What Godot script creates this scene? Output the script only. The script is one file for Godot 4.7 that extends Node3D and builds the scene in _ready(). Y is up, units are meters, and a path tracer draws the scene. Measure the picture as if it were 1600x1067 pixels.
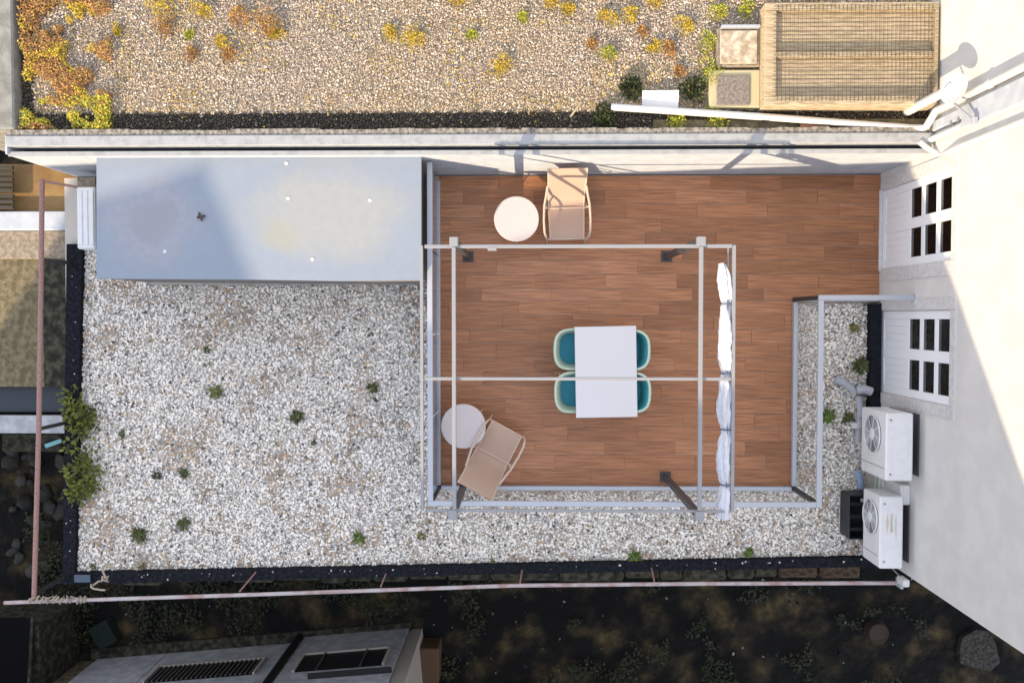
extends Node3D
# A roof terrace seen from straight above: timber-look deck, white gravel roof, garden behind, yard below.
var R := RandomNumberGenerator.new()
var M := {}
const WALL := 5.15          # street-side face of the tall building
const SUN := Vector3(0.9, -0.82, -1.43)

# ---------- small helpers ----------
func lin(r: float, g: float, b: float) -> Color:
	return Color(r, g, b).linear_to_srgb()

func mat(c: Color, rough := 0.7, metal := 0.0) -> StandardMaterial3D:
	var m := StandardMaterial3D.new()
	m.albedo_color = c
	m.roughness = rough
	m.metallic = metal
	return m

func noise_tex(sd: int, freq: float, a: Color, b: Color, oct := 5, size := 512, lo := 0.25, hi := 0.75, kind := FastNoiseLite.TYPE_SIMPLEX_SMOOTH) -> NoiseTexture2D:
	var n := FastNoiseLite.new()
	n.seed = sd
	n.noise_type = kind
	n.frequency = freq
	n.fractal_octaves = oct
	n.fractal_gain = 0.55
	var t := NoiseTexture2D.new()
	t.width = size
	t.height = size
	t.seamless = true
	t.noise = n
	var g := Gradient.new()
	g.set_color(0, a)
	g.set_color(1, b)
	g.set_offset(0, lo)
	g.set_offset(1, hi)
	t.color_ramp = g
	return t

func grained(tex: Texture2D, scale: Vector3, rough := 0.8, tint := Color.WHITE, bump: Texture2D = null, depth := 0.0) -> StandardMaterial3D:
	var m := mat(tint, rough)
	m.albedo_texture = tex
	m.uv1_triplanar = true
	m.uv1_world_triplanar = true
	m.uv1_scale = scale
	if bump:
		m.heightmap_enabled = true
		m.heightmap_texture = bump
		m.heightmap_scale = depth
	return m

func leafy(rough := 0.7) -> StandardMaterial3D:
	var m := mat(Color.WHITE, rough)
	m.vertex_color_use_as_albedo = true
	m.cull_mode = BaseMaterial3D.CULL_DISABLED
	return m

func sf() -> SurfaceTool:
	var st := SurfaceTool.new()
	st.begin(Mesh.PRIMITIVE_TRIANGLES)
	return st

func vert(st: SurfaceTool, p: Vector3, n: Vector3) -> void:
	st.set_normal(n)
	st.set_uv(Vector2(p.x, p.z))
	st.add_vertex(p)

func tri(st: SurfaceTool, a: Vector3, b: Vector3, c: Vector3, na: Vector3, nb: Vector3, nc: Vector3) -> void:
	if (b - a).cross(c - a).dot(na + nb + nc) > 0.0:
		vert(st, a, na); vert(st, c, nc); vert(st, b, nb)
	else:
		vert(st, a, na); vert(st, b, nb); vert(st, c, nc)

func quad(st: SurfaceTool, a: Vector3, b: Vector3, c: Vector3, d: Vector3, n: Vector3) -> void:
	tri(st, a, b, c, n, n, n)
	tri(st, a, c, d, n, n, n)

func box(st: SurfaceTool, c: Vector3, s: Vector3, bev := 0.0, b := Basis()) -> void:
	var h := s * 0.5
	var e: float = minf(bev, minf(h.x, minf(h.y, h.z)) * 0.9)
	for ax in 3:
		for sg in [-1.0, 1.0]:
			var u := (ax + 1) % 3
			var v := (ax + 2) % 3
			var n := Vector3.ZERO
			n[ax] = sg
			var q := []
			for k in [[-1, -1], [1, -1], [1, 1], [-1, 1]]:
				var p := Vector3.ZERO
				p[ax] = sg * h[ax]
				p[u] = k[0] * (h[u] - e)
				p[v] = k[1] * (h[v] - e)
				q.append(c + b * p)
			quad(st, q[0], q[1], q[2], q[3], b * n)
	if e <= 0.0:
		return
	for ax in 3:
		var u := (ax + 1) % 3
		var v := (ax + 2) % 3
		for su in [-1.0, 1.0]:
			for sv in [-1.0, 1.0]:
				var q := []
				for k in [[-1, 0], [1, 0], [1, 1], [-1, 1]]:
					var p := Vector3.ZERO
					p[ax] = k[0] * (h[ax] - e)
					p[u] = su * (h[u] - (e if k[1] == 0 else 0.0))
					p[v] = sv * (h[v] - (0.0 if k[1] == 0 else e))
					q.append(c + b * p)
				var n := Vector3.ZERO
				n[u] = su
				n[v] = sv
				quad(st, q[0], q[1], q[2], q[3], b * n.normalized())
	for sx in [-1.0, 1.0]:
		for sy in [-1.0, 1.0]:
			for sz in [-1.0, 1.0]:
				var n: Vector3 = b * Vector3(sx, sy, sz).normalized()
				tri(st, c + b * Vector3(sx * h.x, sy * (h.y - e), sz * (h.z - e)), c + b * Vector3(sx * (h.x - e), sy * h.y, sz * (h.z - e)), c + b * Vector3(sx * (h.x - e), sy * (h.y - e), sz * h.z), n, n, n)

func span(st: SurfaceTool, a: Vector3, z: Vector3, bev := 0.0) -> void:   # a box between two corners
	box(st, (a + z) * 0.5, (z - a).abs(), bev)

func bar(st: SurfaceTool, a: Vector3, z: Vector3, w: float, h: float, bev := 0.0) -> void:   # a straight rectangular bar from a to z
	var d := (z - a).normalized()
	var up := Vector3.UP if absf(d.y) < 0.9 else Vector3.RIGHT
	var s := d.cross(up).normalized()
	var t := s.cross(d)
	box(st, (a + z) * 0.5, Vector3(w, h, (z - a).length()), bev, Basis(s, t, -d))

func tube(st: SurfaceTool, pts: Array, r: float, n := 10, flat := 1.0) -> void:
	var rings := []
	var nrm := []
	var prev := Vector3.ZERO
	for i in pts.size():
		var d: Vector3 = (pts[mini(i + 1, pts.size() - 1)] - pts[maxi(i - 1, 0)]).normalized()
		var s: Vector3
		if prev == Vector3.ZERO:
			s = d.cross(Vector3.UP if absf(d.y) < 0.95 else Vector3.RIGHT).normalized()
		else:
			s = (prev - d * prev.dot(d)).normalized()
		prev = s
		var t := s.cross(d)
		var ring := []
		var rn := []
		for k in n:
			var a := TAU * k / n
			var o: Vector3 = s * cos(a) + t * sin(a) * flat
			ring.append(pts[i] + o * r)
			rn.append(o.normalized())
		rings.append(ring)
		nrm.append(rn)
	for i in pts.size() - 1:
		for k in n:
			var j := (k + 1) % n
			tri(st, rings[i][k], rings[i][j], rings[i + 1][j], nrm[i][k], nrm[i][j], nrm[i + 1][j])
			tri(st, rings[i][k], rings[i + 1][j], rings[i + 1][k], nrm[i][k], nrm[i + 1][j], nrm[i + 1][k])
	for e in [0, pts.size() - 1]:
		var out: Vector3 = (pts[0] - pts[1]) if e == 0 else (pts[-1] - pts[-2])
		out = out.normalized()
		for k in range(1, n - 1):
			tri(st, rings[e][0], rings[e][k], rings[e][k + 1], out, out, out)

func lathe(st: SurfaceTool, c: Vector3, prof: Array, n := 40) -> void:   # prof: Vector2(radius, height) from the bottom up
	for i in prof.size() - 1:
		var p: Vector2 = prof[i]
		var q: Vector2 = prof[i + 1]
		var t := q - p
		var nn := Vector2(t.y, -t.x).normalized()
		for k in n:
			var a := TAU * k / n
			var b := TAU * (k + 1) / n
			var da := Vector3(cos(a), 0, sin(a))
			var db := Vector3(cos(b), 0, sin(b))
			var na := da * nn.x + Vector3.UP * nn.y
			var nb := db * nn.x + Vector3.UP * nn.y
			var p0 := c + da * p.x + Vector3.UP * p.y
			var p1 := c + db * p.x + Vector3.UP * p.y
			var q0 := c + da * q.x + Vector3.UP * q.y
			var q1 := c + db * q.x + Vector3.UP * q.y
			if p.x > 1e-5:
				tri(st, p0, p1, q1, na, nb, nb)
			if q.x > 1e-5:
				tri(st, p0, q1, q0, na, nb, na)

func prism(st: SurfaceTool, poly: PackedVector2Array, y0: float, y1: float) -> void:   # poly holds x and z
	var ix := Geometry2D.triangulate_polygon(poly)
	for k in range(0, ix.size(), 3):
		for y in [y0, y1]:
			var n := Vector3.UP if y == y1 else Vector3.DOWN
			var q := []
			for j in 3:
				var v: Vector2 = poly[ix[k + j]]
				q.append(Vector3(v.x, y, v.y))
			tri(st, q[0], q[1], q[2], n, n, n)
	var turn := 1.0 if Geometry2D.is_polygon_clockwise(poly) else -1.0
	for i in poly.size():
		var a := poly[i]
		var b := poly[(i + 1) % poly.size()]
		var d := (b - a).normalized()
		var n := Vector3(d.y, 0, -d.x) * turn
		quad(st, Vector3(a.x, y0, a.y), Vector3(b.x, y0, b.y), Vector3(b.x, y1, b.y), Vector3(a.x, y1, a.y), n)

func obj(called: String, st: SurfaceTool, m: Material, parent: Node = self) -> MeshInstance3D:
	var o := MeshInstance3D.new()
	o.name = called
	o.mesh = st.commit()
	o.mesh.surface_set_material(0, m)
	parent.add_child(o, true)
	return o

func shared(called: String, mesh: Mesh, m: Material, parent: Node, at: Vector3) -> MeshInstance3D:
	var o := MeshInstance3D.new()
	o.name = called
	o.mesh = mesh
	o.material_override = m
	o.position = at
	parent.add_child(o, true)
	return o

var taken := {}
func numbered(s: String) -> String:
	var n: int = taken.get(s, 0)
	taken[s] = n + 1
	return s if n == 0 else "%s_%03d" % [s, n]

func thing(called: String, label: String, category: String, at := Vector3.ZERO, turn := 0.0, group := "") -> Node3D:
	var o := Node3D.new()
	o.name = numbered(called)
	add_child(o)
	o.position = at
	o.rotation.y = turn
	tag(o, label, category, group)
	return o

func tag(o: Node, label: String, category: String, group := "") -> void:
	o.set_meta("label", label)
	o.set_meta("category", category)
	if group:
		o.set_meta("group", group)

func single(called: String, st: SurfaceTool, m: Material, label: String, category: String, group := "") -> MeshInstance3D:
	var o := obj(numbered(called), st, m)
	tag(o, label, category, group)
	return o

func place(called: String, label: String, kind := "structure") -> Node3D:
	var o := Node3D.new()
	o.name = numbered(called)
	add_child(o)
	o.set_meta("kind", kind)
	o.set_meta("label", label)
	return o

func copy(src: Node3D, called: String, label: String, at: Vector3, turn: float) -> Node3D:
	var o: Node3D = src.duplicate()
	o.name = numbered(called)
	add_child(o)
	o.position = at
	o.rotation.y = turn
	o.set_meta("label", label)
	return o

func rnd(a: float, b: float) -> float:
	return R.randf_range(a, b)

# one leaf: a folded blade of four triangles, coloured by vertex
func leaf(st: SurfaceTool, at: Vector3, dir: Vector3, l: float, w: float, c: Color) -> void:
	var side := dir.cross(Vector3(rnd(-0.5, 0.5), 1, rnd(-0.5, 0.5))).normalized()
	var up := side.cross(dir).normalized()
	if up.y < 0.0:
		up = -up
	var mid := at + dir * l * 0.5 + up * l * 0.06
	var tip := at + dir * l - Vector3.UP * l * 0.12
	st.set_color(c)
	var n := (up + Vector3.UP * 0.3).normalized()
	for sg in [-1.0, 1.0]:
		var e: Vector3 = mid + side * w * 0.5 * sg + up * w * 0.12
		tri(st, at, e, mid, n, n, n)
		tri(st, mid, e, tip, n, n, n)

func rosette(rad: float, n: int, base: Color, tall := 0.5, thin := 0.22) -> SurfaceTool:
	var st := sf()
	for i in n:
		var a := rnd(0, TAU)
		var el := rnd(0.1, 1.2) * tall * 1.6
		var d := Vector3(cos(a) * cos(el), sin(el), sin(a) * cos(el))
		var v := rnd(0.55, 1.5)
		var c := Color(base.r * v * rnd(0.8, 1.25), base.g * v, base.b * v)
		var from := Vector3(cos(a), 0, sin(a)) * rad * rnd(0.0, 0.35)
		leaf(st, from, d, rad * rnd(0.45, 0.95), rad * rnd(0.7, 1.3) * thin, c)
	return st

func mound(rad: float, high: float, n: int, cols: Array, size: float) -> SurfaceTool:
	var st := sf()
	var lobes := []
	for k in 5:
		var a := rnd(0, TAU)
		lobes.append(Vector3(cos(a) * rad * rnd(0.2, 0.62), rnd(0.4, 0.65) * rad, sin(a) * rad * rnd(0.2, 0.62)))
	for i in n:
		var l: Vector3 = lobes[R.randi() % lobes.size()]
		var a := rnd(0, TAU)
		var t := sqrt(rnd(0, 1))
		var d := Vector3(cos(a) * t, sqrt(maxf(0.0, 1 - t * t)), sin(a) * t)
		var p := Vector3(l.x, 0, l.z) + Vector3(d.x * l.y, d.y * high * rnd(0.4, 1.0), d.z * l.y)
		var c: Color = cols[R.randi() % cols.size()]
		var v := rnd(0.6, 1.35)
		leaf(st, p, (d + Vector3(rnd(-1, 1), rnd(-0.1, 0.9), rnd(-1, 1)) * 0.7).normalized(), size * rnd(0.7, 1.5), size * rnd(0.5, 0.9), Color(c.r * v, c.g * v, c.b * v))
	return st

func pebble_mesh() -> ArrayMesh:
	var t := (1.0 + sqrt(5.0)) / 2.0
	var v := [Vector3(-1, t, 0), Vector3(1, t, 0), Vector3(-1, -t, 0), Vector3(1, -t, 0), Vector3(0, -1, t), Vector3(0, 1, t), Vector3(0, -1, -t), Vector3(0, 1, -t), Vector3(t, 0, -1), Vector3(t, 0, 1), Vector3(-t, 0, -1), Vector3(-t, 0, 1)]
	var f := [[0, 11, 5], [0, 5, 1], [0, 1, 7], [0, 7, 10], [0, 10, 11], [1, 5, 9], [5, 11, 4], [11, 10, 2], [10, 7, 6], [7, 1, 8], [3, 9, 4], [3, 4, 2], [3, 2, 6], [3, 6, 8], [3, 8, 9], [4, 9, 5], [2, 4, 11], [6, 2, 10], [8, 6, 7], [9, 8, 1]]
	for i in v.size():
		v[i] = v[i].normalized() * rnd(0.8, 1.12)
	var st := sf()
	for q in f:
		var a: Vector3 = v[q[0]]
		var b: Vector3 = v[q[1]]
		var c: Vector3 = v[q[2]]
		var fn := (b - a).cross(c - a).normalized()
		if fn.dot(a) < 0:
			fn = -fn
		tri(st, a, b, c, (a.normalized() + fn * 0.7).normalized(), (b.normalized() + fn * 0.7).normalized(), (c.normalized() + fn * 0.7).normalized())
	return st.commit()

func scatter(called: String, mesh: Mesh, m: Material, where: Array, cols: Array, label: String, parent: Node = self) -> void:
	var mm := MultiMesh.new()
	mm.transform_format = MultiMesh.TRANSFORM_3D
	mm.use_colors = true
	mm.mesh = mesh
	mm.instance_count = where.size()
	for i in where.size():
		mm.set_instance_transform(i, where[i])
		mm.set_instance_color(i, cols[i])
	var o := MultiMeshInstance3D.new()
	o.name = called
	o.multimesh = mm
	o.material_override = m
	o.set_meta("kind", "stuff")
	if parent == self:
		o.set_meta("label", label)
	parent.add_child(o, true)

func tossed(s: Vector3, at: Vector3) -> Transform3D:
	var b := Basis.from_euler(Vector3(rnd(-0.5, 0.5), rnd(0, TAU), rnd(-0.5, 0.5))) * Basis.from_scale(s)
	return Transform3D(b, at)

# ---------- the place ----------
func _ready() -> void:
	R.seed = 71
	var cam := Camera3D.new()
	cam.name = "camera"
	cam.fov = 44.62
	cam.far = 200.0
	add_child(cam)
	cam.look_at_from_position(Vector3(0, 12.2, 0), Vector3(-0.2064, 0, 0.3520), Vector3(0, 0, -1))
	var sky := ProceduralSkyMaterial.new()
	sky.sky_top_color = Color(0.67, 0.692, 0.748)
	sky.sky_horizon_color = Color(0.96, 0.965, 0.975)
	sky.sky_curve = 0.17
	sky.ground_bottom_color = Color(0.25, 0.24, 0.22)
	sky.ground_horizon_color = Color(0.55, 0.55, 0.54)
	sky.energy_multiplier = 1.35
	sky.sun_angle_max = 12.0
	var env := Environment.new()
	env.background_mode = Environment.BG_SKY
	env.sky = Sky.new()
	env.sky.sky_material = sky
	env.tonemap_mode = Environment.TONE_MAPPER_LINEAR
	env.tonemap_exposure = 1.95
	env.sdfgi_enabled = true
	env.ssao_enabled = true
	env.ssil_enabled = true
	var we := WorldEnvironment.new()
	we.name = "environment"
	we.environment = env
	add_child(we)
	var sun := DirectionalLight3D.new()
	sun.name = "sun"
	sun.light_energy = 1.12
	sun.light_color = Color(1.0, 0.90, 0.76)
	sun.light_angular_distance = 0.4
	sun.shadow_enabled = true
	add_child(sun)
	sun.look_at_from_position(Vector3.ZERO, SUN, Vector3.UP)
	materials()
	setting()
	walls()
	neighbours()
	right_building()
	roof_things()
	furniture()
	garden()
	plants()

func materials() -> void:
	var fine := noise_tex(3, 0.05, Color(0.2, 0.2, 0.2), Color(0.9, 0.9, 0.9), 6)
	M.bump = fine
	M.wood_grain = noise_tex(11, 0.012, lin(0.55, 0.51, 0.48), lin(0.98, 0.98, 0.98), 7, 1024, 0.25, 0.68)
	M.planks = []
	for c in [[0.345, 0.146, 0.064], [0.385, 0.166, 0.072], [0.425, 0.183, 0.080], [0.45, 0.197, 0.089], [0.48, 0.211, 0.097], [0.51, 0.229, 0.106], [0.54, 0.25, 0.125]]:
		var w := grained(M.wood_grain, Vector3(0.11, 1.0, 4.3), 0.45, lin(c[0], c[1], c[2]), M.wood_grain, 0.05)
		w.uv1_offset = Vector3(c[0] * 37.0, 0, c[1] * 191.0)
		M.planks.append(w)
	M.grout = mat(lin(0.60, 0.47, 0.38), 0.9)
	M.bitumen = grained(noise_tex(5, 0.04, lin(0.007, 0.008, 0.012), lin(0.018, 0.02, 0.026), 5, 256), Vector3(1.3, 1.3, 1.3), 0.85, Color.WHITE, fine, 0.3)
	M.bitumen.metallic_specular = 0.25
	M.roof_bed = mat(lin(0.56, 0.53, 0.48), 0.95)
	M.pebble = leafy(0.75)
	var img := Image.create(520, 200, false, Image.FORMAT_RGB8)
	var wv := FastNoiseLite.new()
	wv.seed = 77
	wv.frequency = 0.9
	wv.fractal_octaves = 4
	for iy in 200:
		for ix in 520:
			var x := -5.75 + 4.42 * ix / 519.0
			var z := -2.15 + 1.67 * iy / 199.0
			var w1 := wv.get_noise_2d(x * 1.5, z * 1.5)
			var w2 := wv.get_noise_2d(x * 7.0 + 20.0, z * 7.0)
			var c := Vector3(0.262, 0.308, 0.372) * (1.0 + 0.05 * w1 + 0.03 * w2)
			var d1 := Vector2((x + 4.92) / 0.74, (z + 1.26) / 0.62).length() + 0.28 * w1
			var d2 := Vector2((x + 2.55) / 1.05, (z + 1.35) / 0.66).length() + 0.30 * w1
			c = c.lerp(Vector3(0.315, 0.328, 0.375) * (1.0 + 0.08 * w2), 1.0 - smoothstep(0.6, 1.15, d1))
			c = c.lerp(Vector3(0.285, 0.29, 0.325), (1.0 - smoothstep(0.3, 0.55, d1)) * 0.7)
			c = c.lerp(Vector3(0.33, 0.348, 0.352) * (1.0 + 0.05 * w2), 1.0 - smoothstep(0.45, 1.25, d2))
			var d3 := Vector2((x + 3.25) / 0.35, (z + 1.05) / 0.28).length() + 0.4 * w1
			c = c.lerp(Vector3(0.345, 0.34, 0.29), (1.0 - smoothstep(0.3, 1.2, d3)) * 0.7)
			img.set_pixel(ix, iy, lin(c.x, c.y, c.z))
	M.membrane = mat(Color.WHITE, 0.5)
	M.membrane.albedo_texture = ImageTexture.create_from_image(img)
	M.membrane.texture_repeat = false
	M.membrane.uv1_scale = Vector3(1.0 / 4.42, 1.0 / 1.67, 1.0)
	M.membrane.uv1_offset = Vector3(5.75 / 4.42, 2.15 / 1.67, 0.0)
	M.render_white = grained(noise_tex(8, 0.01, lin(0.44, 0.485, 0.55), lin(0.51, 0.555, 0.615), 5), Vector3(0.7, 0.7, 0.7), 0.8, Color.WHITE, fine, 0.1)
	M.render_cream = grained(noise_tex(9, 0.008, lin(0.655, 0.638, 0.61), lin(0.71, 0.693, 0.663), 7), Vector3(0.5, 0.5, 0.5), 0.9, Color.WHITE, fine, 0.12)
	M.cap_concrete = grained(noise_tex(14, 0.02, lin(0.13, 0.12, 0.10), lin(0.34, 0.31, 0.27), 6, 512, 0.2, 0.6), Vector3(1.2, 1.2, 1.2), 0.95, Color.WHITE, fine, 0.5)
	M.cap_paint = grained(noise_tex(15, 0.015, lin(0.30, 0.315, 0.33), lin(0.38, 0.395, 0.41), 6, 512, 0.15, 0.55), Vector3(0.8, 0.8, 0.8), 0.85, Color.WHITE, fine, 0.15)
	M.old_concrete = grained(noise_tex(16, 0.012, lin(0.12, 0.10, 0.055), lin(0.23, 0.19, 0.115), 7), Vector3(1.1, 1.1, 1.1), 0.95, Color.WHITE, fine, 0.5)
	M.pale_concrete = grained(noise_tex(17, 0.02, lin(0.22, 0.185, 0.14), lin(0.36, 0.30, 0.23), 6), Vector3(1.0, 1.0, 1.0), 0.95, Color.WHITE, fine, 0.4)
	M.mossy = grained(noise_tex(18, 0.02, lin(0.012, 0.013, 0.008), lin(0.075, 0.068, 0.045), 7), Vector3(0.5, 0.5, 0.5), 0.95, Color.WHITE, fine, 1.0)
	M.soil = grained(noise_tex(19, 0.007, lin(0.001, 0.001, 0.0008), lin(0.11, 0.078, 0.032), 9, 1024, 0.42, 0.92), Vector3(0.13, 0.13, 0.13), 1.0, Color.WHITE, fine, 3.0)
	M.garden_soil = mat(lin(0.34, 0.285, 0.21), 1.0)
	M.grey_wall = grained(noise_tex(51, 0.01, lin(0.20, 0.20, 0.18), lin(0.29, 0.29, 0.265), 6), Vector3(0.8, 0.8, 0.8), 0.95, Color.WHITE, fine, 0.3)
	M.painted_shade = mat(lin(0.03, 0.026, 0.018), 1.0)  # shadow of the garden walls put into the ground colour
	M.door = mat(lin(0.90, 0.92, 0.945), 0.35)
	M.stone = grained(noise_tex(23, 0.02, lin(0.58, 0.565, 0.56), lin(0.68, 0.665, 0.655), 6), Vector3(0.9, 0.9, 0.9), 0.85, Color.WHITE, fine, 0.3)
	M.dark_room = mat(lin(0.015, 0.013, 0.012), 0.9)
	var g := mat(Color(0.75, 0.83, 0.85, 0.05), 0.03)
	g.transparency = BaseMaterial3D.TRANSPARENCY_ALPHA
	M.glass = g
	g.metallic_specular = 0.22
	var dg := mat(Color(0.02, 0.02, 0.022, 0.35), 0.04)
	dg.transparency = BaseMaterial3D.TRANSPARENCY_ALPHA
	dg.metallic_specular = 0.25
	M.door_glass = dg
	var fg := mat(Color(0.60, 0.70, 0.80, 0.62), 0.12)
	fg.transparency = BaseMaterial3D.TRANSPARENCY_ALPHA
	M.tinted_glass = fg
	M.alu = mat(lin(0.46, 0.49, 0.55), 0.4, 0.25)
	M.pergola = mat(lin(0.29, 0.30, 0.32), 0.45)
	M.post = mat(lin(0.055, 0.055, 0.06), 0.5)
	M.table = mat(lin(0.70, 0.69, 0.70), 0.45)
	M.mint = mat(lin(0.50, 0.62, 0.50), 0.5)
	M.teal = mat(lin(0.02, 0.27, 0.38), 0.55)
	M.teal_back = mat(lin(0.06, 0.33, 0.36), 0.55)
	M.sling = grained(noise_tex(31, 0.25, lin(0.40, 0.27, 0.20), lin(0.55, 0.40, 0.32), 2, 256), Vector3(3, 3, 3), 0.8)
	M.frame_tan = mat(lin(0.58, 0.46, 0.37), 0.45)
	M.side_top = mat(lin(0.60, 0.54, 0.53), 0.5)
	M.canvas = mat(lin(0.66, 0.68, 0.74), 0.85)
	M.strap = mat(lin(0.10, 0.13, 0.20), 0.8)
	M.white_metal = grained(noise_tex(33, 0.01, lin(0.75, 0.755, 0.76), lin(0.79, 0.795, 0.80), 5, 512, 0.2, 0.6), Vector3(1.3, 1.3, 1.3), 0.45)
	M.grey_metal = mat(lin(0.30, 0.31, 0.33), 0.5, 0.3)
	M.dark_metal = mat(lin(0.03, 0.032, 0.036), 0.5)
	M.fan = mat(lin(0.05, 0.06, 0.065), 0.6)
	M.pvc = mat(lin(0.66, 0.66, 0.64), 0.4)
	M.pvc_grey = mat(lin(0.42, 0.43, 0.47), 0.5)
	M.crate = mat(lin(0.014, 0.018, 0.024), 0.45)
	M.rail = grained(noise_tex(35, 0.05, lin(0.22, 0.10, 0.085), lin(0.42, 0.27, 0.24), 5, 256), Vector3(3, 3, 3), 0.6)
	M.rail_white = grained(noise_tex(36, 0.03, lin(0.34, 0.20, 0.185), lin(0.46, 0.42, 0.43), 4, 256, 0.25, 0.55), Vector3(0.35, 0.5, 0.5), 0.6)
	M.rope = mat(lin(0.40, 0.34, 0.27), 0.95)
	M.timber = grained(noise_tex(37, 0.012, lin(0.36, 0.28, 0.17), lin(0.58, 0.48, 0.33), 6), Vector3(0.7, 3.0, 5.0), 0.8, Color.WHITE, fine, 0.15)
	M.timber_floor = grained(noise_tex(38, 0.012, lin(0.40, 0.32, 0.21), lin(0.60, 0.49, 0.34), 6), Vector3(0.6, 3.0, 5.0), 0.85, Color.WHITE, fine, 0.15)
	M.wire = mat(lin(0.10, 0.10, 0.09), 0.5, 0.4)
	M.ochre = grained(noise_tex(39, 0.006, lin(0.22, 0.125, 0.038), lin(0.32, 0.205, 0.075), 5), Vector3(0.4, 0.4, 0.4), 0.6)
	M.leaf = leafy(0.65)
	M.leaf.backlight_enabled = true
	M.leaf.backlight = Color(0.25, 0.25, 0.2)
	M.brick_tan = grained(noise_tex(41, 0.03, lin(0.10, 0.065, 0.04), lin(0.24, 0.16, 0.10), 5, 256), Vector3(1.5, 1.5, 1.5), 0.95, Color.WHITE, fine, 0.6)
	M.brick_dark = grained(noise_tex(42, 0.03, lin(0.03, 0.02, 0.012), lin(0.11, 0.07, 0.04), 5, 256), Vector3(1.5, 1.5, 1.5), 0.95, Color.WHITE, fine, 0.6)
	M.stain = mat(lin(0.36, 0.28, 0.16), 0.9)
	M.black = mat(lin(0.01, 0.01, 0.012), 0.6)
	M.black_matt = mat(lin(0.008, 0.008, 0.009), 1.0)
	M.black_matt.metallic_specular = 0.1
	M.facade = grained(noise_tex(43, 0.01, lin(0.33, 0.34, 0.36), lin(0.48, 0.49, 0.51), 6), Vector3(0.6, 0.6, 0.6), 0.9)
	M.render_beige = mat(lin(0.42, 0.38, 0.33), 0.9)

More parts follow.
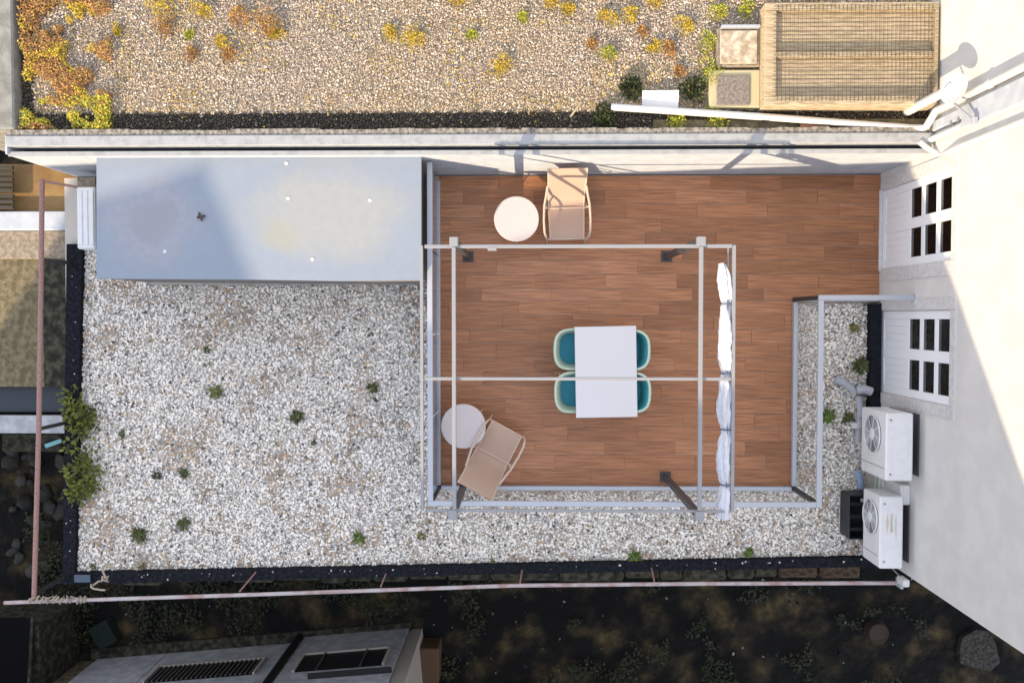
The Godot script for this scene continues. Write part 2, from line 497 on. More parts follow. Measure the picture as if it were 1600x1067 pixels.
func setting() -> void:
	var st := sf()
	span(st, Vector3(-60, -3.9, -60), Vector3(60, -3.4, 60))
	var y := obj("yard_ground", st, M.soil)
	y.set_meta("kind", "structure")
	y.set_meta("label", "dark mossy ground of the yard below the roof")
	# the flat roof under the gravel
	var roof := place("gravel_roof", "flat roof covered with white gravel, edged in black roofing felt")
	st = sf()
	prism(st, PackedVector2Array([Vector2(-6.84, -2.06), Vector2(-1.33, -2.06), Vector2(-1.33, 2.54), Vector2(5.145, 2.54), Vector2(5.145, 3.62), Vector2(-6.86, 3.92)]), -0.45, -0.06)
	span(st, Vector3(3.95, -0.45, -0.22), Vector3(5.145, -0.062, 2.538))
	obj("roof_slab", st, M.roof_bed, roof)
	st = sf()
	span(st, Vector3(-6.80, -3.4, -2.05), Vector3(5.14, -0.452, 3.55))
	obj("storey_below", st, M.pale_concrete, roof)
	# the deck with its planks, L-shaped
	var deck := place("deck", "reddish brown terrace of long timber-look planks laid in staggered rows")
	st = sf()
	prism(st, PackedVector2Array([Vector2(-1.32, -2.07), Vector2(5.148, -2.07), Vector2(5.148, -0.225), Vector2(3.94, -0.225), Vector2(3.94, 2.53), Vector2(-1.32, 2.53)]), -0.45, -0.012)
	obj("deck_bed", st, M.grout, deck)
	var pitch := 0.2055
	var len := 1.03
	var cache := {}
	var row := 0
	var z := -2.065
	var patch := FastNoiseLite.new()
	patch.seed = 23
	patch.frequency = 0.38
	patch.fractal_octaves = 2
	while z < 2.45:
		var z1 := minf(z + pitch, 2.475)
		var right := 5.14 if z1 < -0.10 else 3.90
		if z < -0.24 and z1 > -0.24:
			right = 5.14
			z1 = -0.24
		var x: float = -1.27 - len * [0.15, 0.62, 0.35, 0.82, 0.05, 0.52][row % 6] - rnd(0, 0.06)
		while x < right:
			var a := maxf(x, -1.27)
			var b := minf(x + len, right)
			if b - a > 0.03:
				var s := Vector3(snappedf(b - a - 0.005, 0.01), 0.02, z1 - z - 0.007)
				var key := "%.2f %.3f" % [s.x, s.z]
				if not cache.has(key):
					var ps := sf()
					box(ps, Vector3.ZERO, s, 0.003)
					cache[key] = ps.commit()
				var worn := patch.get_noise_2d((a + b) * 0.5, z * 1.6)      # walked-on boards are paler
				var k := clampi(int(round(3.0 + worn * 5.0 + rnd(-1.5, 1.5))), 0, 6)
				shared("plank", cache[key], M.planks[k], deck, Vector3((a + b) * 0.5, -0.01 + rnd(-0.0006, 0.0006), (z + z1) * 0.5))
			x += len
		z = z1
		row += 1
	# black felt upstand round the gravel
	st = sf()
	prism(st, PackedVector2Array([Vector2(-6.53, -1.08), Vector2(-6.72, 3.80), Vector2(-6.90, 3.97), Vector2(-6.76, -1.08)]), -0.062, 0.05)
	obj("felt_edge", st, M.bitumen, roof)
	st = sf()
	var outer := PackedVector2Array([Vector2(-6.72, 3.795), Vector2(4.91, 3.505), Vector2(WALL - 0.01, 3.48), Vector2(WALL - 0.01, 3.64), Vector2(-1.0, 3.80), Vector2(-6.90, 3.972)])
	prism(st, outer, -0.061, 0.052)
	obj("felt_edge", st, M.bitumen, roof)
	st = sf()
	span(st, Vector3(4.99, -0.06, -0.20), Vector3(WALL - 0.012, 0.10, 1.45))
	obj("felt_edge", st, M.bitumen, roof)
	# gravel
	var blotch := FastNoiseLite.new()
	blotch.seed = 4
	blotch.frequency = 0.9
	blotch.fractal_octaves = 3
	var pts := []
	var cols := []
	var pitch_g := 0.0265
	var zz := -1.15
	while zz < 3.80:
		var xx := -6.72
		while xx < 5.0:
			var p := Vector2(xx + rnd(-0.014, 0.014), zz + rnd(-0.014, 0.014))
			xx += pitch_g
			var left := -6.545 - 0.036 * (p.y + 1.0)
			var bottom := 3.795 - 0.0262 * (p.x + 6.72) + 0.018 * sin(p.x * 9.0) * sin(p.x * 23.0)
			if p.x < left or p.y > bottom or p.x > 4.98:
				continue
			if p.x < -1.34:
				if p.y < -0.47 and not (p.x < -5.60):
					continue
			elif p.x < 3.96:
				if p.y < 2.555:
					continue
			elif p.y < -0.20:
				continue
			var r := 0.0122 * exp(rnd(-0.45, 0.62))
			if R.randf() < 0.02:
				r *= 1.5
			var q := blotch.get_noise_2d(p.x, p.y)
			pts.append(tossed(Vector3(r * rnd(1.0, 1.7), r * rnd(0.42, 0.65), r * rnd(0.9, 1.25)), Vector3(p.x, -0.050 + rnd(0.0, 0.018), p.y)))
			var u := R.randf()
			var c: Color
			var tan_share := 0.09 + maxf(0.0, q - 0.05) * 0.8
			if u < tan_share:
				c = Color(0.64, 0.48, 0.33) * rnd(0.45, 1.15)
			elif u < tan_share + 0.11:
				c = Color(0.40, 0.385, 0.37) * rnd(0.15, 1.1)
			elif u < tan_share + 0.30:
				c = Color(0.74, 0.70, 0.65) * rnd(0.8, 1.1)
			else:
				c = Color(0.95, 0.905, 0.83) * rnd(0.9, 1.05)
			c.a = 1.0
			cols.append(c)
		zz += pitch_g
	for k in 70:          # strays on the felt edge
		var e := rnd(0, 1)
		var q := Vector3(lerpf(-6.75, 5.0, e), 0.056, lerpf(3.84, 3.53, e) + 0.10 * pow(R.randf(), 2.5)) if k < 50 else Vector3(lerpf(-6.60, -6.78, e) - 0.09 * pow(R.randf(), 2.5), 0.056, lerpf(-1.0, 3.8, e))
		var r := 0.010 * exp(rnd(-0.7, 0.6))
		pts.append(tossed(Vector3(r * 1.3, r * 0.6, r), q))
		var c := Color(0.8, 0.77, 0.72) * rnd(0.1, 0.9)
		c.a = 1.0
		cols.append(c)
	scatter("gravel", pebble_mesh(), M.pebble, pts, cols, "white and grey gravel spread over the flat roof")

func walls() -> void:
	# party wall between terrace and garden
	var w := thing("party_wall", "long white wall with concrete coping between terrace and garden", "wall")
	var st := sf()
	span(st, Vector3(-6.67, -3.4, -2.135), Vector3(WALL - 0.002, 1.5, -2.085))
	obj("inner_leaf", st, M.render_white, w)
	st = sf()
	span(st, Vector3(-6.67, -3.4, -2.38), Vector3(WALL - 0.002, 1.42, -2.215))
	obj("outer_leaf", st, M.render_white, w)
	st = sf()
	span(st, Vector3(-6.67, -3.4, -2.215), Vector3(WALL - 0.002, 1.2, -2.135))
	obj("cavity_gutter", st, M.dark_metal, w)
	st = sf()
	span(st, Vector3(-6.68, 1.42, -2.325), Vector3(WALL - 0.003, 1.585, -2.195), 0.008)
	obj("painted_coping", st, M.cap_paint, w)
	st = sf()
	var x := -6.69
	while x < WALL - 0.3:          # rough, uneven mortar edge towards the garden
		var d := rnd(0.10, 0.45)
		var e := minf(x + d, WALL - 0.004)
		span(st, Vector3(x, 1.40, -2.402 + rnd(-0.012, 0.010)), Vector3(e, 1.566 + rnd(-0.003, 0.003), -2.326), 0.003)
		x = e
	obj("mortar_edge", st, M.cap_concrete, w)
	st = sf()
	span(st, Vector3(-6.69, 1.5, -2.14), Vector3(WALL - 0.004, 1.515, -2.078), 0.004)
	obj("ledge", st, M.cap_paint, w)
	st = sf()
	span(st, Vector3(-6.70, 1.2, -2.36), Vector3(-6.671, 1.56, -2.10), 0.004)
	obj("end_cap", st, M.render_white, w)
	# low garden wall on the left
	st = sf()
	span(st, Vector3(-7.6, -3.4, -9.0), Vector3(-6.555, 1.6, -2.41), 0.02)
	single("garden_wall", st, M.grey_wall, "weathered grey concrete wall along the left edge of the garden", "wall")
	# flat-roofed annex
	var a := thing("flat_roof_annex", "low annex with smooth blue-grey membrane roof beside the gravel", "annex")
	st = sf()
	prism(st, PackedVector2Array([Vector2(-5.622, -2.122), Vector2(-1.385, -2.083), Vector2(-1.390, -0.502), Vector2(-3.544, -0.495), Vector2(-5.645, -0.522)]), -0.06, 1.32)
	obj("wall", st, mat(lin(0.20, 0.19, 0.18), 0.85), a)
	st = sf()
	prism(st, PackedVector2Array([Vector2(-5.618, -2.131), Vector2(-1.363, -2.100), Vector2(-1.368, -0.488), Vector2(-2.440, -0.476), Vector2(-3.531, -0.494), Vector2(-5.641, -0.508)]), 1.32, 1.36)
	obj("membrane_roof", st, M.membrane, a)
	for p in [Vector3(-3.124, 1.360, -2.007), Vector3(-3.103, 1.360, -1.551), Vector3(-2.032, 1.360, -1.523), Vector3(-2.790, 1.360, -0.760), Vector3(-4.732, 1.360, -0.862)]:
		st = sf()
		lathe(st, p, [Vector2(0.025, 0), Vector2(0.024, 0.006), Vector2(0.0, 0.012)], 10)
		obj("screw_cover", st, M.pvc, a)
	st = sf()
	for k in 4:
		R.seed = 300 + k
		st.set_color(Color(0.05, 0.035, 0.03))
		leaf(st, Vector3(-4.241, 1.375, -1.318), Vector3(cos(k * 1.4), 0.2, sin(k * 1.4)).normalized(), 0.07, 0.045, Color(0.05, 0.035, 0.03))
	single("dead_leaf", st, M.leaf, "dark curled dead leaf lying on the annex roof", "leaf")
	# vent box at the annex's left end
	var v := thing("vent_box", "pale blue ribbed metal box against the left end of the annex", "box")
	st = sf()
	span(st, Vector3(-6.144, 0.900, -1.780) * Vector3(1, 0, 1) + Vector3(0, -0.05, 0), Vector3(-5.893, 0.900, -0.935), 0.02)
	obj("casing", st, M.white_metal, v)
	for k in 3:
		st = sf()
		var rx: float = lerpf(-6.128, -5.899, (k + 0.5) / 3.0)
		span(st, Vector3(rx - 0.03, 0.901, -1.727), Vector3(rx + 0.03, 0.912, -0.988), 0.008)
		obj("rib", st, M.white_metal, v)
	st = sf()
	span(st, Vector3(-6.342, 0.500, -1.978) * Vector3(1, 0, 1), Vector3(-6.088, 0.500, -1.860))
	single("bracket_block", st, M.pale_concrete, "small stained masonry block between the vent box and the white wall", "block")
	# glass balustrade round three sides of the deck
	var b := thing("glass_balustrade", "glass balustrade with grey metal rails round the terrace", "balustrade")
	var runs := [[Vector3(-1.285, 0, -2.03), Vector3(-1.285, 0, 2.50), 4], [Vector3(-1.285, 0, 2.50), Vector3(3.915, 0, 2.50), 4], [Vector3(3.915, 0, 2.50), Vector3(3.915, 0, -0.262), 3], [Vector3(3.915, 0, -0.262), Vector3(5.14, 0, -0.262), 1]]
	for r in runs:
		var p0: Vector3 = r[0]
		var p1: Vector3 = r[1]
		var d := (p1 - p0).normalized()
		st = sf()
		bar(st, p0 + Vector3(0, 1.09, 0) - d * 0.036, p1 + Vector3(0, 1.09, 0) - d * (0.0365 if r[2] != 1 else 0.0), 0.072, 0.045, 0.006)
		obj("top_rail", st, M.alu, b)
		st = sf()
		bar(st, p0 + Vector3(0, 0.035, 0) + d * 0.036, p1 + Vector3(0, 0.035, 0) - d * 0.036, 0.062, 0.09, 0.006)
		obj("bottom_rail", st, M.alu, b)
		for k in r[2]:
			var q0 := p0.lerp(p1, float(k) / r[2]) + d * (0.04 if k == 0 else 0.012)
			var q1 := p0.lerp(p1, float(k + 1) / r[2]) - d * (0.04 if k == r[2] - 1 else 0.012)
			st = sf()
			bar(st, q0 + Vector3(0, 0.575, 0), q1 + Vector3(0, 0.575, 0), 0.012, 0.98)
			obj("glass_panel", st, M.tinted_glass if p0.x < -1.0 and p1.x < -1.0 else M.glass, b)
	for p in [Vector3(-1.285, 0, 2.50), Vector3(3.915, 0, 2.50), Vector3(3.915, 0, -0.262)]:
		st = sf()
		span(st, p + Vector3(-0.03, -0.01, -0.03), p + Vector3(0.03, 1.066, 0.03), 0.004)
		obj("corner_post", st, M.dark_metal, b)

func neighbours() -> void:
	# courtyard on the left
	var st := sf()
	span(st, Vector3(-16, -3.4, -2.36), Vector3(-6.87, -0.55, -1.62))
	var o := obj("ochre_patio", st, M.ochre)
	o.set_meta("kind", "structure")
	o.set_meta("label", "smooth ochre patio floor beside the end of the white wall")
	var sh := thing("slatted_screen", "dark slatted screen lying over the patio at the left edge", "screen")
	for k in 8:
		st = sf()
		span(st, Vector3(-9.6, -0.40, -2.30 + k * 0.085), Vector3(-7.797, -0.36, -2.245 + k * 0.085), 0.006)
		obj("slat", st, mat(lin(0.05, 0.042, 0.032), 0.8), sh)
	st = sf()
	span(st, Vector3(-9.6, -0.55, -2.32), Vector3(-8.3, -0.402, -2.28))
	span(st, Vector3(-9.6, -0.55, -1.70), Vector3(-8.3, -0.402, -1.66))
	obj("bearer", st, M.dark_metal, sh)
	st = sf()
	span(st, Vector3(-16, -3.4, -1.618), Vector3(-6.997, -0.40, -1.336), 0.01)
	single("white_parapet", st, M.render_white, "white parapet between the ochre patio and the concrete terrace", "wall")
	st = sf()
	span(st, Vector3(-6.997 + 0.002, -3.4, -1.60), Vector3(-6.87, -0.43, -1.0), 0.01)
	single("brick_pier", st, M.brick_tan, "pinkish masonry pier at the end of the white parapet", "pier")
	st = sf()
	span(st, Vector3(-16, -3.4, -1.336 + 0.002), Vector3(-6.91, -0.6, 1.08))
	o = obj("concrete_terrace", st, M.old_concrete)
	o.set_meta("kind", "structure")
	o.set_meta("label", "rough yellowish concrete terrace of the neighbouring house")
	st = sf()
	span(st, Vector3(-16, -0.6, -1.337 + 0.004), Vector3(-6.92, -0.52, -0.905), 0.01)
	o = obj("concrete_step", st, M.pale_concrete)
	o.set_meta("kind", "structure")
	o.set_meta("label", "paler concrete step along the white parapet")
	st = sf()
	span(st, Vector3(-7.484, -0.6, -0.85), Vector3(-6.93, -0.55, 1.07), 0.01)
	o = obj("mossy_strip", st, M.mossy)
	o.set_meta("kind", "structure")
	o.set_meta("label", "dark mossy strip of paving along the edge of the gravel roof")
	st = sf()
	span(st, Vector3(-16, -3.4, 1.084), Vector3(-6.94, -0.75, 1.50), 0.02)
	single("dark_beam", st, mat(lin(0.045, 0.055, 0.07), 0.8), "dark blue-grey ledge between the concrete terrace and the pale coping", "ledge")
	var cp := thing("pale_coping", "pale blue-grey wall coping at the lower left, pointing at the big bush", "wall")
	st = sf()
	span(st, Vector3(-16, -3.4, 1.54), Vector3(-7.02, -0.70, 1.80))
	obj("wall", st, M.old_concrete, cp)
	for k in 3:
		st = sf()
		var xa: float = [-16.0, -8.6, -7.09][k]
		var xb: float = [-8.608, -7.096, -6.98][k]
		span(st, Vector3(xa, -0.70, 1.53), Vector3(xb, -0.62, 1.81), 0.008)
		obj("coping_stone", st, M.facade, cp)
	st = sf()
	bar(st, Vector3(-7.863, -1.210, 2.101), Vector3(-7.587, -1.210, 2.006), 0.07, 0.04, 0.008)
	var tr := single("teal_stick", st, mat(lin(0.25, 0.55, 0.60), 0.5), "short pale teal plastic trough beside the bush in the dark yard", "trough")
	tr.position = Vector3(0, 0, 0)
	st = sf()
	span(st, Vector3(-8.6, -3.4, 1.9), Vector3(-7.6, -1.23, 2.2), 0.02)
	single("yard_block", st, M.mossy, "dark mossy stone block beside the pale coping", "block")
	# rubble stones in the narrow yard on the left
	R.seed = 900
	var pm := pebble_mesh()
	var rp := []
	var rc := []
	for k in 90:
		var s := rnd(0.07, 0.24)
		rp.append(tossed(Vector3(s, s * 0.5, s * rnd(0.7, 1.2)), Vector3(rnd(-9.8, -7.1), -3.36, rnd(2.2, 4.9))))
		var v := rnd(0.006, 0.045)
		rc.append(Color(v, v * 0.95, v * 0.75))
	scatter("rubble", pm, M.pebble, rp, rc, "dark mossy rubble on the floor of the narrow left yard")
	# stone ledge under the front edge of the roof
	var lg := thing("stone_ledge", "narrow ledge of brown stone blocks below the front edge of the roof", "ledge")
	var x := -6.9
	while x < 5.1:
		var d := minf(rnd(0.35, 0.75), 5.13 - x)
		st = sf()
		span(st, Vector3(x + 0.008, -3.4 + rnd(0, 0.01), 3.60), Vector3(x + d - 0.008, -0.5 + rnd(-0.05, 0.05), 4.15 - 0.012 * (x + 6.7) + rnd(-0.04, 0.03)), 0.04)
		obj("stone_block", st, M.brick_dark if x > 3.0 and R.randf() < 0.8 else M.mossy, lg)
		x += d
	# house across the yard: low white wing, tall block behind
	var h := thing("neighbouring_house", "white-walled house across the dark yard with grilled windows, seen at bottom left", "house", Vector3(-2.22, -3.4, 5.87), 0.089)
	st = sf()
	span(st, Vector3(-1.98, 0.08, 0.0), Vector3(0, 5.0, 0.04))
	span(st, Vector3(-4.62, 0.08, 0.10), Vector3(-2.18, 5.0, 0.14))
	span(st, Vector3(-5.98, 0.08, 0.10), Vector3(-4.64, 5.0, 0.14))
	obj("white_facade", st, M.facade, h)
	st = sf()
	span(st, Vector3(-12, 0, 0.15), Vector3(-0.02, 5.0, 8.0))
	obj("wing_wall", st, M.old_concrete, h)
	st = sf()
	span(st, Vector3(0.002, 0, 0.05), Vector3(0.25, 4.9, 8.0))
	obj("side_wall", st, M.render_beige, h)
	st = sf()
	span(st, Vector3(-6.1, 0, -0.10), Vector3(0.05, 0.08, 0.15), 0.01)
	obj("plinth", st, M.mossy, h)
	st = sf()
	tube(st, [Vector3(-2.08, 0, -0.02), Vector3(-2.08, 5.0, -0.02)], 0.06, 10)
	obj("drainpipe", st, M.black, h)
	for q in [[-1.72, -0.22, 1.02, 1.72, -0.012], [-4.45, -2.55, 0.80, 1.42, 0.088]]:
		var wst := sf()
		span(wst, Vector3(q[0], q[2], q[4]), Vector3(q[1], q[3], q[4] + 0.008))
		var win := obj("window", wst, M.black, h)
		var n := 22 if q[0] < -4 else 2
		for k in n:
			var gs := sf()
			var gx: float = lerpf(q[0], q[1], (k + 0.5) / n)
			span(gs, Vector3(gx - 0.012, q[2], q[4] - 0.03), Vector3(gx + 0.012, q[3], q[4] - 0.008))
			obj("grille_bar", gs, mat(lin(0.09, 0.085, 0.08), 0.6), win)
		var fs := sf()
		for e in [[q[0] - 0.04, q[0], q[2], q[3]], [q[1], q[1] + 0.04, q[2], q[3]], [q[0] - 0.04, q[1] + 0.04, q[2] - 0.04, q[2]]]:
			span(fs, Vector3(e[0], e[2], q[4] - 0.035), Vector3(e[1], e[3], q[4] + 0.01))
		obj("frame", fs, M.render_beige, win)
	# awning over the second window
	st = sf()
	span(st, Vector3(-1.4, 2.02, -0.10), Vector3(0.0, 2.06, -0.004), 0.01)
	obj("awning", st, M.black, h)
	# the tall rear block that keeps the terrace in shade, and the stair tower at its end (in the house's own axes)
	var inv := Transform3D(Basis(Vector3.UP, 0.089), Vector3(-2.22, -3.4, 5.87)).affine_inverse()
	st = sf()
	var c0 := Vector3(-19.95, 0, 18.86)
	var c1 := Vector3(6.0, 0, 9.97)
	var back := Vector3(0.324, 0, 0.946) * 9.0
	var poly := PackedVector2Array()
	for p in [c0, c1, c1 + back, c0 + back]:
		var l: Vector3 = inv * p
		poly.append(Vector2(l.x, l.z))
	prism(st, poly, 0.0, 3.4 + 9.20)
	obj("rear_block", st, M.render_beige, h)
	st = sf()                      # roof falls gently towards its right end
	var rt := []
	for k in 4:
		var v: Vector2 = poly[k]
		rt.append([Vector3(v.x, 3.4 + 9.202, v.y), Vector3(v.x, 3.4 + (10.46 if k == 0 or k == 3 else 9.56), v.y)])
	for k in 4:
		var e: Array = rt[k]
		var f2: Array = rt[(k + 1) % 4]
		var nn: Vector3 = (f2[0] - e[0]).cross(Vector3.UP).normalized()
		var cc: Vector3 = (rt[0][0] + rt[2][0]) * 0.5
		if nn.dot((e[0] + f2[0]) * 0.5 - cc) < 0.0:
			nn = -nn
		quad(st, e[0], f2[0], f2[1], e[1], nn)
	quad(st, rt[0][1], rt[1][1], rt[2][1], rt[3][1], Vector3.UP)
	quad(st, rt[0][0], rt[1][0], rt[2][0], rt[3][0], Vector3.DOWN)
	obj("rear_roof", st, M.render_beige, h)
	st = sf()
	poly = PackedVector2Array()
	for p in [Vector3(-19.9, 0, 18.88), Vector3(-16.75, 0, 17.96), Vector3(-15.0, 0, 22.2), Vector3(-17.4, 0, 22.9)]:
		var l: Vector3 = inv * p
		poly.append(Vector2(l.x, l.z))
	prism(st, poly, 3.4 + 10.48, 3.4 + 12.8)
	obj("stair_tower", st, M.render_beige, h)
	# dark lean-to at the bottom left corner
	var le := thing("lean_to", "dark glazed lean-to roof in the bottom left corner of the yard", "shed", Vector3(-9.1, -3.4, 5.2))
	st = sf()
	span(st, Vector3(-2.2, 0, 0.2), Vector3(0.55, 1.3, 3.0))
	obj("wall", st, M.mossy, le)
	for k in 4:
		st = sf()
		box(st, Vector3(-1.85 + k * 0.66, 1.42, 0.9), Vector3(0.60, 0.02, 1.7), 0.004, Basis(Vector3.RIGHT, -0.12))
		obj("roof_pane", st, M.black_matt, le)
	for k in 5:
		st = sf()
		box(st, Vector3(-2.18 + k * 0.66, 1.43, 0.9), Vector3(0.05, 0.05, 1.74), 0.006, Basis(Vector3.RIGHT, -0.12))
		obj("roof_bar", st, M.facade if k == 2 else M.mossy, le)
	# things standing in the yard
	var gx := Vector3(-7.959, -3.380, 5.970)
	st = sf()
	box(st, Vector3(gx.x, -3.27, gx.z), Vector3(0.36, 0.26, 0.42), 0.03, Basis(Vector3.UP, 0.5))
	box(st, Vector3(gx.x, -3.13, gx.z), Vector3(0.40, 0.03, 0.46), 0.015, Basis(Vector3.UP, 0.5))
	single("green_crate", st, mat(lin(0.004, 0.014, 0.009), 0.9), "dark green crate standing in the shaded yard at lower left", "crate")
	st = sf()
	lathe(st, Vector3(6.575, -3.400, 5.884), [Vector2(0.22, 0), Vector2(0.20, 0.10), Vector2(0.19, 0.16), Vector2(0.17, 0.175), Vector2(0.15, 0.16), Vector2(0.0, 0.15)], 14)
	single("stump", st, mat(lin(0.05, 0.032, 0.025), 0.9), "round brown tree stump on the yard floor below the white wall", "stump")
	st = sf()
	var bx := Vector3(-1.820, -3.400, 6.368)
	span(st, bx + Vector3(-0.18, 0, -0.3), bx + Vector3(0.22, 0.55, 0.35), 0.02)
	single("wooden_box", st, mat(lin(0.10, 0.058, 0.03), 0.8), "orange-brown box standing beside the corner of the white house", "box")
	R.seed = 55
	var slab := thing("stone_slab", "flat grey stone slab on the yard floor at bottom right", "slab", Vector3(8.452, -3.400, 6.176))
	st = sf()
	prism(st, PackedVector2Array([Vector2(-0.36, 0.05), Vector2(-0.30, -0.22), Vector2(-0.05, -0.36), Vector2(0.18, -0.34), Vector2(0.30, -0.12), Vector2(0.40, 0.25), Vector2(0.22, 0.42), Vector2(-0.10, 0.36), Vector2(-0.33, 0.28)]), 0.0, 0.12)
	obj("slab_body", st, grained(noise_tex(63, 0.02, lin(0.02, 0.018, 0.015), lin(0.075, 0.068, 0.06), 6), Vector3(1, 1, 1), 0.95), slab)

func right_building() -> void:
	var b := thing("tall_building", "tall cream-rendered building with two white glazed doors along the right side", "building")
	var d := [[-1.826, -0.697, -1.992, -0.511], [-0.093, 1.082, -0.260, 1.232]]
	var top := 2.03
	var st := sf()
	var zs := [-9.0, d[0][0], d[0][1], d[1][0], d[1][1], 3.475]
	for k in [0, 2, 4]:
		span(st, Vector3(WALL, -3.4, zs[k]), Vector3(WALL + 0.4, top, zs[k + 1]))
	span(st, Vector3(WALL, top, -9.0), Vector3(WALL + 0.4, 8.5, 3.475))
	for k in [1, 3]:
		span(st, Vector3(WALL, -3.4, zs[k]), Vector3(WALL + 0.4, 0.0, zs[k + 1]))
	obj("wall", st, M.render_cream, b)
	st = sf()
	span(st, Vector3(WALL + 0.4, -3.4, -9.0), Vector3(WALL + 6.0, -0.3, 3.47))
	span(st, Vector3(WALL + 0.4, 3.0, -9.0), Vector3(WALL + 6.0, 8.5, 3.47))
	span(st, Vector3(WALL + 2.0, -0.3, -9.0), Vector3(WALL + 6.0, 3.0, 3.47))
	span(st, Vector3(WALL + 0.4, -0.3, -9.0), Vector3(WALL + 2.0, 3.0, -2.4))
	span(st, Vector3(WALL + 0.4, -0.3, 1.6), Vector3(WALL + 2.0, 3.0, 3.47))
	obj("interior", st, M.dark_room, b)
	for i in 2:
		var q = d[i]
		st = sf()
		var t: float = WALL - 0.014
		span(st, Vector3(t, 0.0, q[2]), Vector3(WALL + 0.03, top + 0.13, q[0] - 0.002), 0.004)
		span(st, Vector3(t, 0.0, q[1] + 0.002), Vector3(WALL + 0.03, top + 0.13, q[3]), 0.004)
		span(st, Vector3(t + 0.001, top, q[0]), Vector3(WALL + 0.03, top + 0.129, q[1]), 0.004)
		obj("stone_surround", st, M.stone, b)
		var dr := Node3D.new()
		dr.name = "door"
		b.add_child(dr, true)
		dr.set_meta("label", "upper white door with six dark panes, opening onto the deck" if i == 0 else "lower white door with six dark panes, behind the gravel strip")
		var x0 := WALL + 0.02
		var x1 := WALL + 0.065
		var za: float = q[0] + 0.004
		var zb: float = q[1] - 0.004
		var w := zb - za
		# stiles and rails
		st = sf()
		var stile := w * 0.095
		var midw := w * 0.125
		var pw := (w - 2 * stile - midw) * 0.5
		span(st, Vector3(x0, 0.0, za), Vector3(x1, top - 0.003, za + stile), 0.004)
		span(st, Vector3(x0, 0.0, zb - stile), Vector3(x1, top - 0.003, zb), 0.004)
		span(st, Vector3(x0, 0.0, za + stile + pw), Vector3(x1, top - 0.003, za + stile + pw + midw), 0.004)
		for s in [0, 1]:
			var a: float = za + stile + s * (pw + midw)
			var e: float = a + pw
			for r in [[0.0, 0.12], [0.82, 0.90], [1.19, 1.29], [1.585, 1.685], [1.97, top - 0.003]]:
				span(st, Vector3(x0 + 0.002, r[0], a + 0.001), Vector3(x1 - 0.001, r[1], e - 0.001), 0.004)
		obj("frame", st, M.door, dr)
		for s in [0, 1]:
			var a: float = za + stile + s * (pw + midw)
			for k in 4:
				st = sf()
				span(st, Vector3(x0 + 0.007, 0.121, a + 0.001 + pw * k / 4.0), Vector3(x1 - 0.006, 0.819, a + pw * (k + 1) / 4.0 - 0.0005), 0.004)
				obj("board", st, M.door, dr)
			for r in [[0.90, 1.19], [1.29, 1.585], [1.685, 1.97]]:
				st = sf()
				span(st, Vector3(x0 + 0.010, r[0] + 0.001, a + 0.002), Vector3(x0 + 0.014, r[1] - 0.001, a + pw - 0.002))
				obj("pane", st, M.door_glass, dr)
		st = sf()
		span(st, Vector3(WALL - 0.03, -0.01, q[0] - 0.02), Vector3(WALL + 0.019, 0.03, q[1] + 0.02), 0.004)
		obj("sill", st, M.stone, b)
	# drainage at the top right
	var dp := thing("downpipe", "white downpipe rising up the tall building from the end of the garden pipe", "pipe")
	st = sf()
	tube(st, [Vector3(1.081, 1.520, -2.676), Vector3(3.066, 1.520, -2.539), Vector3(4.879, 1.520, -2.395), Vector3(4.985, 1.550, -2.388), Vector3(5.016, 1.620, -2.388), Vector3(5.075, 1.75, -2.56), Vector3(5.085, 2.2, -2.56), Vector3(5.085, 8.3, -2.56)], 0.045, 14)
	obj("pipe_run", st, M.pvc, dp)
	for z in [2.9, 5.0, 7.2]:
		st = sf()
		tube(st, [Vector3(5.085, z, -2.56), Vector3(5.085, z + 0.05, -2.56)], 0.054, 14)
		span(st, Vector3(5.09, z + 0.01, -2.58), Vector3(WALL, z + 0.04, -2.54))
		obj("bracket", st, M.pvc, dp)
	var du := thing("wall_duct", "flat cream duct cover running up the wall beside the downpipe", "duct")
	st = sf()
	span(st, Vector3(5.07, 2.35, -2.46), Vector3(WALL - 0.001, 8.4, -2.20), 0.01)
	obj("cover", st, M.render_white, du)
	st = sf()
	span(st, Vector3(5.10, 1.60, -2.46), Vector3(WALL - 0.001, 2.348, -2.33), 0.01)
	obj("lower_cover", st, M.render_white, du)
	st = sf()
	span(st, Vector3(5.09, 2.22, -2.35), Vector3(5.10, 2.26, -2.25))
	obj("clip", st, M.grey_metal, du)
	st = sf()
	span(st, Vector3(5.09, 2.05, -2.35), Vector3(5.10, 2.09, -2.25))
	obj("clip", st, M.grey_metal, du)
	st = sf()
	tube(st, [Vector3(5.10, 1.58, -2.24), Vector3(5.10, 2.33, -2.24)], 0.04, 12)
	single("short_pipe", st, M.pvc, "short white pipe below the cream duct cover", "pipe")
	st = sf()
	tube(st, [Vector3(4.950, 1.580, -2.213), Vector3(5.034, 1.590, -2.139), Vector3(5.116, 1.620, -2.077), Vector3(5.178, 1.720, -2.017), Vector3(5.12, 2.2, -2.02), Vector3(5.12, 8.3, -2.02)], 0.035, 12)
	single("corner_pipe", st, M.pvc, "white pipe bending off the wall coping and up the building corner", "pipe")
	# wall fittings at bottom
	var jb := thing("junction_box", "small white electric box on the wall near the end of the guard rail", "box")
	var jp := Vector3(5.455, 0.950, 3.565)
	st = sf()
	span(st, Vector3(WALL - 0.09, jp.y - 0.09, jp.z - 0.05), Vector3(WALL - 0.001, jp.y + 0.12, jp.z + 0.05), 0.015)
	obj("casing", st, M.pvc, jb)
	st = sf()
	tube(st, [Vector3(WALL - 0.015, jp.y - 0.09, jp.z), Vector3(WALL - 0.015, jp.y - 0.45, jp.z - 0.06), Vector3(WALL - 0.015, 0.45, jp.z - 0.25)], 0.008, 6)
	obj("cable", st, M.pvc_grey, jb)

